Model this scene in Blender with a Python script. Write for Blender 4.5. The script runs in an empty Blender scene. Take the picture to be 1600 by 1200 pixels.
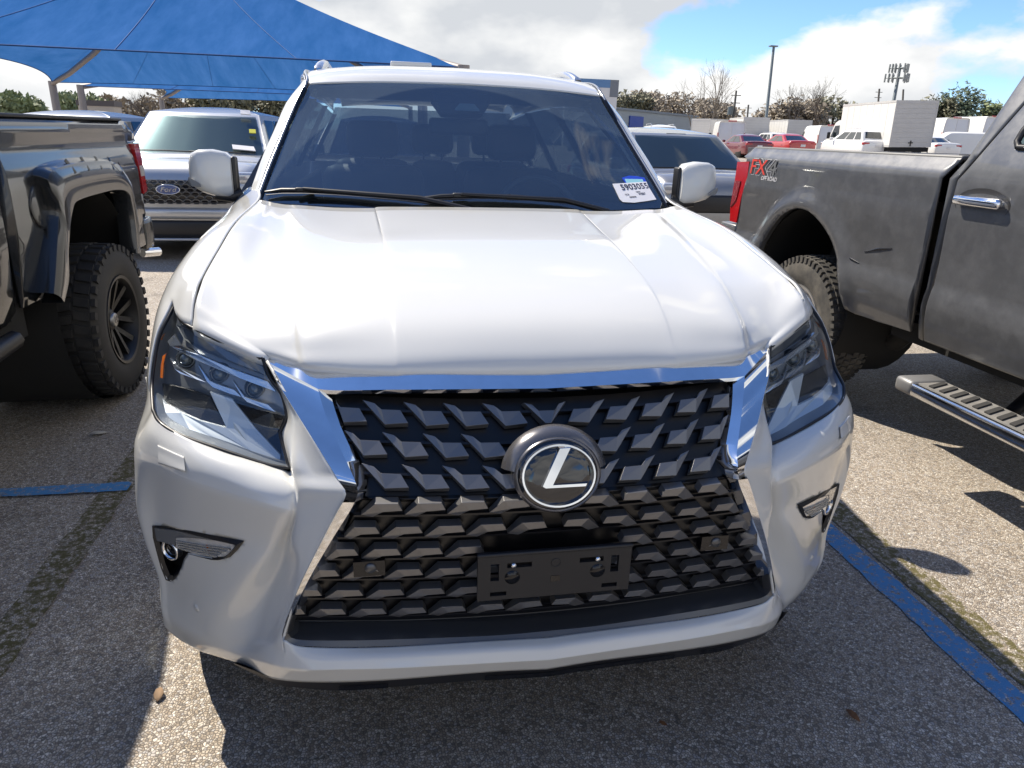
import bpy, bmesh, math, random
from mathutils import Vector, Matrix, noise
import numpy as np
scene = bpy.context.scene
col = scene.collection
R = math.radians
# ---------------------------------------------------------------- camera
cam_d = bpy.data.cameras.new('camera'); cam = bpy.data.objects.new('camera', cam_d); col.objects.link(cam)
cam_d.sensor_width = 36.0; cam_d.lens = 36.0*1095.39/1600.0; cam_d.clip_end = 3000; cam_d.clip_start = .02
_yaw, _pit, _rol = .18547, .342014, .031774
_fw = Vector((math.sin(_yaw)*math.cos(_pit), math.cos(_yaw)*math.cos(_pit), -math.sin(_pit)))
_rt = Vector((math.cos(_yaw), -math.sin(_yaw), 0)); _up = _rt.cross(_fw)
_r2 = math.cos(_rol)*_rt+math.sin(_rol)*_up; _u2 = -math.sin(_rol)*_rt+math.cos(_rol)*_up
_m = Matrix((_r2, _u2, -_fw)).transposed().to_4x4(); _m.translation = Vector((-.33855, -1.24529, 1.48634))
cam.matrix_world = _m
scene.camera = cam
# ---------------------------------------------------------------- sun, sky, exposure
SUN = Vector((-.412, .519, .749)).normalized()
sd = bpy.data.lights.new('sun', 'SUN'); so = bpy.data.objects.new('sun', sd); col.objects.link(so)
sd.energy = 2.0; sd.angle = R(.53); sd.color = (1, .91, .77)
so.rotation_euler = SUN.to_track_quat('Z', 'Y').to_euler(); so.location = (-20, 25, 40)
vs = scene.view_settings
vs.view_transform = 'Standard'; vs.look = 'None'; vs.exposure = 1.98; vs.gamma = 1; vs.use_curve_mapping = False
w = bpy.data.worlds.new('World'); scene.world = w; w.use_nodes = True
def make_world():
    nt = w.node_tree; N = nt.nodes; L = nt.links; N.clear()
    def nd(t, **k):
        n = N.new(t)
        for a, b in k.items(): setattr(n, a, b)
        return n
    def math_(op, a, b=None, clamp=False):
        n = nd('ShaderNodeMath', operation=op, use_clamp=clamp)
        for i, v in enumerate((a, b)):
            if v is None: continue
            if isinstance(v, (int, float)): n.inputs[i].default_value = v
            else: L.new(v, n.inputs[i])
        return n.outputs[0]
    out = nd('ShaderNodeOutputWorld'); bg = nd('ShaderNodeBackground'); L.new(bg.outputs[0], out.inputs[0])
    sky = nd('ShaderNodeTexSky', sky_type='NISHITA', sun_disc=False)
    sky.sun_elevation = math.asin(SUN.z); sky.sun_rotation = math.atan2(SUN.x, SUN.y)
    sky.air_density = .75; sky.dust_density = .0; sky.ozone_density = 3.0
    tc = nd('ShaderNodeTexCoord'); sp = nd('ShaderNodeSeparateXYZ'); L.new(tc.outputs['Generated'], sp.inputs[0])
    def fbm(scale, detail, rough, off):
        mp = nd('ShaderNodeMapping'); mp.inputs['Location'].default_value = off; mp.inputs['Scale'].default_value = (1, 1, 1.9); L.new(tc.outputs['Generated'], mp.inputs[0])
        n = nd('ShaderNodeTexNoise', noise_dimensions='3D'); n.inputs['Scale'].default_value = scale
        n.inputs['Detail'].default_value = detail; n.inputs['Roughness'].default_value = rough
        L.new(mp.outputs[0], n.inputs['Vector']); return n.outputs['Fac']
    sx, sy, sz = CLOUD_SEED
    n1 = fbm(3.0, 9, .52, (sx, sy, sz)); n2 = fbm(5, 5, .5, (1.3, 7.7, 2.0)); n3 = fbm(3.0, 5, .45, (sx-.010, sy+.012, sz+.06))
    cov = nd('ShaderNodeMapRange'); cov.inputs['From Min'].default_value = .43; cov.inputs['From Max'].default_value = .485
    zz = math_('MAXIMUM', sp.outputs[2], 0.0)
    L.new(math_('SUBTRACT', math_('ADD', n1, .035), math_('MULTIPLY', math_('MULTIPLY', zz, zz), .34)), cov.inputs['Value'])       # gaps open up overhead, clouds stack up near the horizon
    den = nd('ShaderNodeMapRange'); den.inputs['From Min'].default_value = -.10; den.inputs['From Max'].default_value = .10
    L.new(math_('SUBTRACT', n1, n3), den.inputs['Value'])           # relief: lit tops, grey bases
    shade = math_('ADD', math_('MULTIPLY', den.outputs[0], .6), math_('MULTIPLY', n2, .8))
    cr = nd('ShaderNodeValToRGB'); L.new(shade, cr.inputs[0])
    e = cr.color_ramp.elements; e[0].position = .42; e[0].color = (.57, .595, .63, 1); e[1].position = .95; e[1].color = (.92, .915, .90, 1)
    cs = nd('ShaderNodeVectorMath', operation='SCALE'); L.new(cr.outputs[0], cs.inputs[0]); cs.inputs['Scale'].default_value = CLOUD_GAIN
    ss = nd('ShaderNodeVectorMath', operation='MULTIPLY'); L.new(sky.outputs[0], ss.inputs[0]); ss.inputs[1].default_value = SKY_GAIN
    mx = nd('ShaderNodeMix', data_type='RGBA'); L.new(cov.outputs[0], mx.inputs['Factor']); L.new(ss.outputs[0], mx.inputs['A']); L.new(cs.outputs[0], mx.inputs['B'])
    L.new(mx.outputs['Result'], bg.inputs[0]); bg.inputs[1].default_value = .15
CLOUD_SEED = (12.3, 5.1, 2.); CLOUD_GAIN = 2.05; SKY_GAIN = (.265, .305, .36)
make_world()
# ---------------------------------------------------------------- helpers
MATS = {}
def mat(name, color=(.5,.5,.5), rough=.5, metal=0., coat=0., spec=.5, bump=None, vary=None, bevel=0., emit=None, flake=0., dirt=None):
    if name in MATS: return MATS[name]
    m = bpy.data.materials.new(name); m.use_nodes = True; nt = m.node_tree; N = nt.nodes; L = nt.links
    b = N['Principled BSDF']
    b.inputs['Base Color'].default_value = (*color, 1); b.inputs['Roughness'].default_value = rough; b.inputs['Metallic'].default_value = metal
    b.inputs['Coat Weight'].default_value = coat; b.inputs['Coat Roughness'].default_value = .03; b.inputs['Specular IOR Level'].default_value = spec
    tc = N.new('ShaderNodeTexCoord')
    def nz(scale, detail=4, rough_=.6):
        n = N.new('ShaderNodeTexNoise'); n.inputs['Scale'].default_value = scale; n.inputs['Detail'].default_value = detail; n.inputs['Roughness'].default_value = rough_
        L.new(tc.outputs['Object'], n.inputs['Vector']); return n.outputs['Fac']
    base = None
    if vary:   # (scale, amount)
        mp = N.new('ShaderNodeMapRange'); mp.inputs['From Min'].default_value = .3; mp.inputs['From Max'].default_value = .7
        mp.inputs['To Min'].default_value = 1-vary[1]; mp.inputs['To Max'].default_value = 1+vary[1]; L.new(nz(vary[0]), mp.inputs['Value'])
        sc = N.new('ShaderNodeVectorMath'); sc.operation = 'SCALE'; sc.inputs[0].default_value = color; L.new(mp.outputs[0], sc.inputs['Scale']); base = sc.outputs[0]
    if dirt:   # (colour, scale, amount)
        mp = N.new('ShaderNodeMapRange'); mp.inputs['From Min'].default_value = .42; mp.inputs['From Max'].default_value = .72; mp.inputs['To Max'].default_value = dirt[2]; L.new(nz(dirt[1], 8, .7), mp.inputs['Value'])
        mx = N.new('ShaderNodeMix'); mx.data_type = 'RGBA'; L.new(mp.outputs[0], mx.inputs['Factor'])
        if base: L.new(base, mx.inputs['A'])
        else: mx.inputs['A'].default_value = (*color, 1)
        mx.inputs['B'].default_value = (*dirt[0], 1); base = mx.outputs['Result']
        ad = N.new('ShaderNodeMath'); ad.operation = 'MULTIPLY_ADD'; L.new(mp.outputs[0], ad.inputs[0]); ad.inputs[1].default_value = .35; ad.inputs[2].default_value = rough; L.new(ad.outputs[0], b.inputs['Roughness'])
        if coat:
            a2 = N.new('ShaderNodeMath'); a2.operation = 'MULTIPLY_ADD'; L.new(mp.outputs[0], a2.inputs[0]); a2.inputs[1].default_value = -.8*coat; a2.inputs[2].default_value = coat; L.new(a2.outputs[0], b.inputs['Coat Weight'])
    if base: L.new(base, b.inputs['Base Color'])
    nrm = None
    if bump:   # (scale, strength, distance)
        bp = N.new('ShaderNodeBump'); bp.inputs['Strength'].default_value = bump[1]; bp.inputs['Distance'].default_value = bump[2]; L.new(nz(bump[0]), bp.inputs['Height']); nrm = bp
    if bevel:
        bv = N.new('ShaderNodeBevel'); bv.samples = 4; bv.inputs['Radius'].default_value = bevel
        if nrm: L.new(bv.outputs[0], nrm.inputs['Normal'])
        else: nrm = bv
    if nrm: L.new(nrm.outputs[0], b.inputs['Normal']); L.new(nrm.outputs[0], b.inputs['Coat Normal'])
    if emit: b.inputs['Emission Color'].default_value = (*emit[0], 1); b.inputs['Emission Strength'].default_value = emit[1]
    MATS[name] = m; return m
def glass(name, tint=(.6,.7,.75), ior=1.5, rough=0.0, base=.0, dust=None):
    """thin pane: tinted see-through plus mirror reflection by Fresnel"""
    if name in MATS: return MATS[name]
    m = bpy.data.materials.new(name); m.use_nodes = True; nt = m.node_tree; N = nt.nodes; L = nt.links
    N.remove(N['Principled BSDF']); out = N['Material Output']
    tr = N.new('ShaderNodeBsdfTransparent'); tr.inputs[0].default_value = (*tint, 1)
    gl = N.new('ShaderNodeBsdfGlossy'); gl.inputs['Roughness'].default_value = rough; gl.inputs[0].default_value = (.95, .97, 1, 1)
    ge = N.new('ShaderNodeNewGeometry'); dt = N.new('ShaderNodeVectorMath'); dt.operation = 'DOT_PRODUCT'; L.new(ge.outputs['Normal'], dt.inputs[0]); L.new(ge.outputs['Incoming'], dt.inputs[1])
    def mt(op, a, b):
        n = N.new('ShaderNodeMath'); n.operation = op
        for k_, v in enumerate((a, b)):
            if v is None: continue
            if isinstance(v, (int, float)): n.inputs[k_].default_value = v
            else: L.new(v, n.inputs[k_])
        return n.outputs[0]
    f0 = 2*((ior-1)/(ior+1))**2+base                                # both faces of the pane
    ad = N.new('ShaderNodeMath'); ad.operation = 'MULTIPLY_ADD'; L.new(mt('POWER', mt('SUBTRACT', 1.0, mt('ABSOLUTE', dt.outputs['Value'], None)), 5.0), ad.inputs[0]); ad.inputs[1].default_value = 1-f0; ad.inputs[2].default_value = f0; ad.use_clamp = True
    mx = N.new('ShaderNodeMixShader'); L.new(ad.outputs[0], mx.inputs[0]); L.new(tr.outputs[0], mx.inputs[1]); L.new(gl.outputs[0], mx.inputs[2]); last = mx.outputs[0]
    if dust:   # (film, unswept film, [(pivot, radius)]): thin dust, wiped off inside the wiper arcs
        tc = N.new('ShaderNodeTexCoord'); sw = None
        for pv, rad in dust[2]:
            ds = N.new('ShaderNodeVectorMath'); ds.operation = 'DISTANCE'; L.new(tc.outputs['Object'], ds.inputs[0]); ds.inputs[1].default_value = pv
            r_ = N.new('ShaderNodeMapRange'); r_.inputs['From Min'].default_value = rad-.006; r_.inputs['From Max'].default_value = rad+.006; L.new(ds.outputs['Value'], r_.inputs['Value'])
            sw = r_.outputs[0] if sw is None else mt('MULTIPLY', sw, r_.outputs[0])
        nz = N.new('ShaderNodeTexNoise'); nz.inputs['Scale'].default_value = 7; nz.inputs['Detail'].default_value = 6; L.new(tc.outputs['Object'], nz.inputs['Vector'])
        fac = mt('MULTIPLY', mt('ADD', mt('MULTIPLY', sw, dust[1]), dust[0]), mt('ADD', nz.outputs['Fac'], .5))
        df = N.new('ShaderNodeBsdfDiffuse'); df.inputs[0].default_value = (.42, .52, .56, 1); m2 = N.new('ShaderNodeMixShader'); L.new(fac, m2.inputs[0]); L.new(last, m2.inputs[1]); L.new(df.outputs[0], m2.inputs[2]); last = m2.outputs[0]
    L.new(last, out.inputs[0])
    MATS[name] = m; return m
class MB:
    """collects geometry; build() links it as one mesh object"""
    def __init__(s): s.v = []; s.f = []; s.sm = []; s.sharp = []
    def add(s, V, F, smooth=False):
        o = len(s.v); s.v += [tuple(map(float, p)) for p in V]; s.f += [tuple(i+o for i in f) for f in F]; s.sm += [smooth]*len(F); return o
    def box(s, x0, x1, y0, y1, z0, z1, M=None):
        V = [(x, y, z) for z in (z0, z1) for y in (y0, y1) for x in (x0, x1)]
        if M: V = [M @ Vector(p) for p in V]
        s.add(V, [(0,2,3,1),(4,5,7,6),(0,1,5,4),(2,6,7,3),(0,4,6,2),(1,3,7,5)]); return s
    def bbox(s, x0, x1, y0, y1, z0, z1, r=.01, M=None):
        """box with chamfered edges"""
        V = []; cx, cy, cz = (x0+x1)/2, (y0+y1)/2, (z0+z1)/2; hx, hy, hz = (x1-x0)/2, (y1-y0)/2, (z1-z0)/2; r = min(r, hx*.98, hy*.98, hz*.98)
        bm = bmesh.new(); bmesh.ops.create_cube(bm, size=1)
        for v in bm.verts: v.co = Vector((v.co.x*2*hx, v.co.y*2*hy, v.co.z*2*hz))
        bmesh.ops.bevel(bm, geom=bm.edges[:], offset=r, segments=2, profile=.5, affect='EDGES')
        bm.verts.index_update()
        V = [Vector((v.co.x+cx, v.co.y+cy, v.co.z+cz)) for v in bm.verts]; F = [tuple(v.index for v in f.verts) for f in bm.faces]; bm.free()
        if M: V = [M @ p for p in V]
        s.add(V, F, True); return s
    def grid(s, G, smooth=True, flip=False, closed_u=False):
        nv, nu = len(G), len(G[0]); V = [p for r in G for p in r]; F = []
        for j in range(nv-1):
            for i in range(nu if closed_u else nu-1):
                a = j*nu+i; b = j*nu+(i+1) % nu; f = (a, b, b+nu, a+nu); F.append(f[::-1] if flip else f)
        s.add(V, F, smooth); return s
    def prism(s, poly, off, smooth=False):
        """closed polygon of 3-D points swept by the vector(s) off"""
        n = len(poly); P = [Vector(p) for p in poly]
        Q = [p+Vector(off) for p in P] if not isinstance(off[0], (tuple, list, Vector)) else [Vector(q) for q in off]
        s.add(P+Q, [tuple(range(n)), tuple(range(2*n-1, n-1, -1))]+[(i, n+i, n+(i+1) % n, (i+1) % n) for i in range(n)], smooth); return s
    def cyl(s, a, b, r0, r1=None, n=12, cap=True, smooth=True):
        a, b = Vector(a), Vector(b); r1 = r0 if r1 is None else r1; d = (b-a).normalized(); u = d.orthogonal().normalized(); w_ = d.cross(u)
        V = [a+(u*math.cos(2*math.pi*i/n)+w_*math.sin(2*math.pi*i/n))*r0 for i in range(n)]+[b+(u*math.cos(2*math.pi*i/n)+w_*math.sin(2*math.pi*i/n))*r1 for i in range(n)]
        s.add(V, [(i, (i+1) % n, n+(i+1) % n, n+i) for i in range(n)], smooth)
        if cap: s.add(V, [tuple(range(n-1, -1, -1)), tuple(range(n, 2*n))])
        return s
    def tube(s, pts, r, n=8, smooth=True):
        P = [Vector(p) for p in pts]; rs = r if isinstance(r, (list, tuple)) else [r]*len(P); G = []
        u = None
        for i, p in enumerate(P):
            d = (P[min(i+1, len(P)-1)]-P[max(i-1, 0)]).normalized()
            u = d.orthogonal().normalized() if u is None else (u-d*u.dot(d)).normalized()
            w_ = d.cross(u); G.append([p+(u*math.cos(2*math.pi*k/n)+w_*math.sin(2*math.pi*k/n))*rs[i] for k in range(n)])
        s.grid(G, smooth, closed_u=True); o = len(s.v)
        s.add(G[0], [tuple(range(n-1, -1, -1))]); s.add(G[-1], [tuple(range(n))]); return s
    def lathe(s, prof, o, axis, n=32, smooth=True):
        """profile [(radius, along)] turned about axis through o"""
        o = Vector(o); d = Vector(axis).normalized(); u = Vector((0,0,1)) if abs(d.z) < .9 else Vector((0,1,0)); u = (u-d*u.dot(d)).normalized(); w_ = d.cross(u)
        G = [[o+d*h+(u*math.cos(2*math.pi*k/n)+w_*math.sin(2*math.pi*k/n))*r for k in range(n)] for r, h in prof]
        s.grid(G, smooth, closed_u=True); return s
    def mirror(s):
        n = len(s.v); s.v += [(-x, y, z) for x, y, z in s.v]; s.f += [tuple(n+i for i in f[::-1]) for f in s.f]; s.sm += s.sm[:]; return s
    def build(s, name, m, parent=None, sharp=None, solid=0., merge=0., loc=None):
        me = bpy.data.meshes.new(name); me.from_pydata(s.v, [], s.f)
        me.polygons.foreach_set('use_smooth', s.sm)
        if merge:
            bm = bmesh.new(); bm.from_mesh(me); bmesh.ops.remove_doubles(bm, verts=bm.verts, dist=merge); bm.to_mesh(me); bm.free()
        if sharp is not None: me.set_sharp_from_angle(angle=R(sharp))
        me.update(); me.materials.append(m)
        o = bpy.data.objects.new(name, me); col.objects.link(o)
        if loc: o.location = loc
        if parent: o.parent = parent
        if solid:
            md = o.modifiers.new('solid', 'SOLIDIFY'); md.thickness = solid; md.offset = -1 if solid > 0 else 1
        return o
def thing(name, label, cat, group=None, loc=(0,0,0), rz=0):
    o = bpy.data.objects.new(name, None); col.objects.link(o); o.location = loc; o.rotation_euler = (0, 0, rz); o.empty_display_size = .2
    o['label'] = label; o['category'] = cat
    if group: o['group'] = group
    return o
def tag(o, label, cat, group=None):
    o['label'] = label; o['category'] = cat
    if group: o['group'] = group
    return o
def copy_tree(o, parent=None):
    c = o.copy(); col.objects.link(c); c.parent = parent
    for ch in list(o.children): copy_tree(ch, c)
    return c
def crom(P, n, sharp=()):
    P = np.asarray(P, float); k = len(P); out = []
    for i in range(k-1):
        p1, p2 = P[i], P[i+1]
        p0 = P[i-1] if i > 0 and i not in sharp else 2*p1-p2
        p3 = P[i+2] if i+2 < k and (i+1) not in sharp else 2*p2-p1
        for j in range(n):
            t = j/n; out.append(.5*((2*p1)+(-p0+p2)*t+(2*p0-5*p1+4*p2-p3)*t*t+(-p0+3*p1-3*p2+p3)*t**3))
    out.append(P[-1]); return np.array(out)
def sgrid(G, nu, nv, su=(), sv=()):
    Rr = np.array([crom(r, nu, su) for r in G])
    return np.array([crom(Rr[:, u], nv, sv) for u in range(Rr.shape[1])]).transpose(1, 0, 2)
def resample(P, m, sharp=()):
    Q = crom(P, 12, sharp); d = np.r_[0, np.cumsum(np.linalg.norm(np.diff(Q, axis=0), axis=1))]; s = np.linspace(0, d[-1], m)
    return np.stack([np.interp(s, d, Q[:, k]) for k in range(3)], 1)
def coons(top, bot, left, right, nu, nv):
    T = resample(top, nu); B = resample(bot, nu); Lf = resample(left, nv); Rg = resample(right, nv)
    u = np.linspace(0, 1, nu)[None, :, None]; v = np.linspace(0, 1, nv)[:, None, None]
    return (1-v)*T[None]+v*B[None]+(1-u)*Lf[:, None]+u*Rg[:, None]-((1-u)*(1-v)*T[0]+u*(1-v)*T[-1]+(1-u)*v*B[0]+u*v*B[-1])
def loft(rows, m, nv=4, sharp=(), su=()):
    """rows: control curves of any length -> resampled to m and lofted"""
    Rr = np.array([resample(r, m, su) for r in rows]); return np.array([crom(Rr[:, u], nv, sharp) for u in range(m)]).transpose(1, 0, 2)
def mirx(P): return [(-p[0], p[1], p[2]) for p in P]
def text_obj(body, name, m, M, size, extrude=.0006, parent=None, align='CENTER', shear=0., bold=0., sx=1.):
    """flat lettering as mesh; M places the text plane (x right, y up, z out)"""
    cu = bpy.data.curves.new(name, 'FONT'); cu.body = body; cu.size = size; cu.extrude = extrude; cu.align_x = align; cu.align_y = 'CENTER'; cu.shear = shear; cu.offset = bold; cu.resolution_u = 3
    to = bpy.data.objects.new(name+'_tmp', cu); col.objects.link(to)
    dg = bpy.context.evaluated_depsgraph_get(); me = bpy.data.meshes.new_from_object(to.evaluated_get(dg)); bpy.data.objects.remove(to)
    me.transform(M @ Matrix.Diagonal((sx, 1, 1, 1))); me.materials.clear(); me.materials.append(m)
    o = bpy.data.objects.new(name, me); col.objects.link(o)
    if parent: o.parent = parent
    return o
def frame(o, x, y):
    """matrix with origin o, x axis x, y axis near y"""
    x = Vector(x).normalized(); z = x.cross(Vector(y)).normalized(); y = z.cross(x); M = Matrix((x, y, z)).transposed().to_4x4(); M.translation = Vector(o); return M
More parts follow.
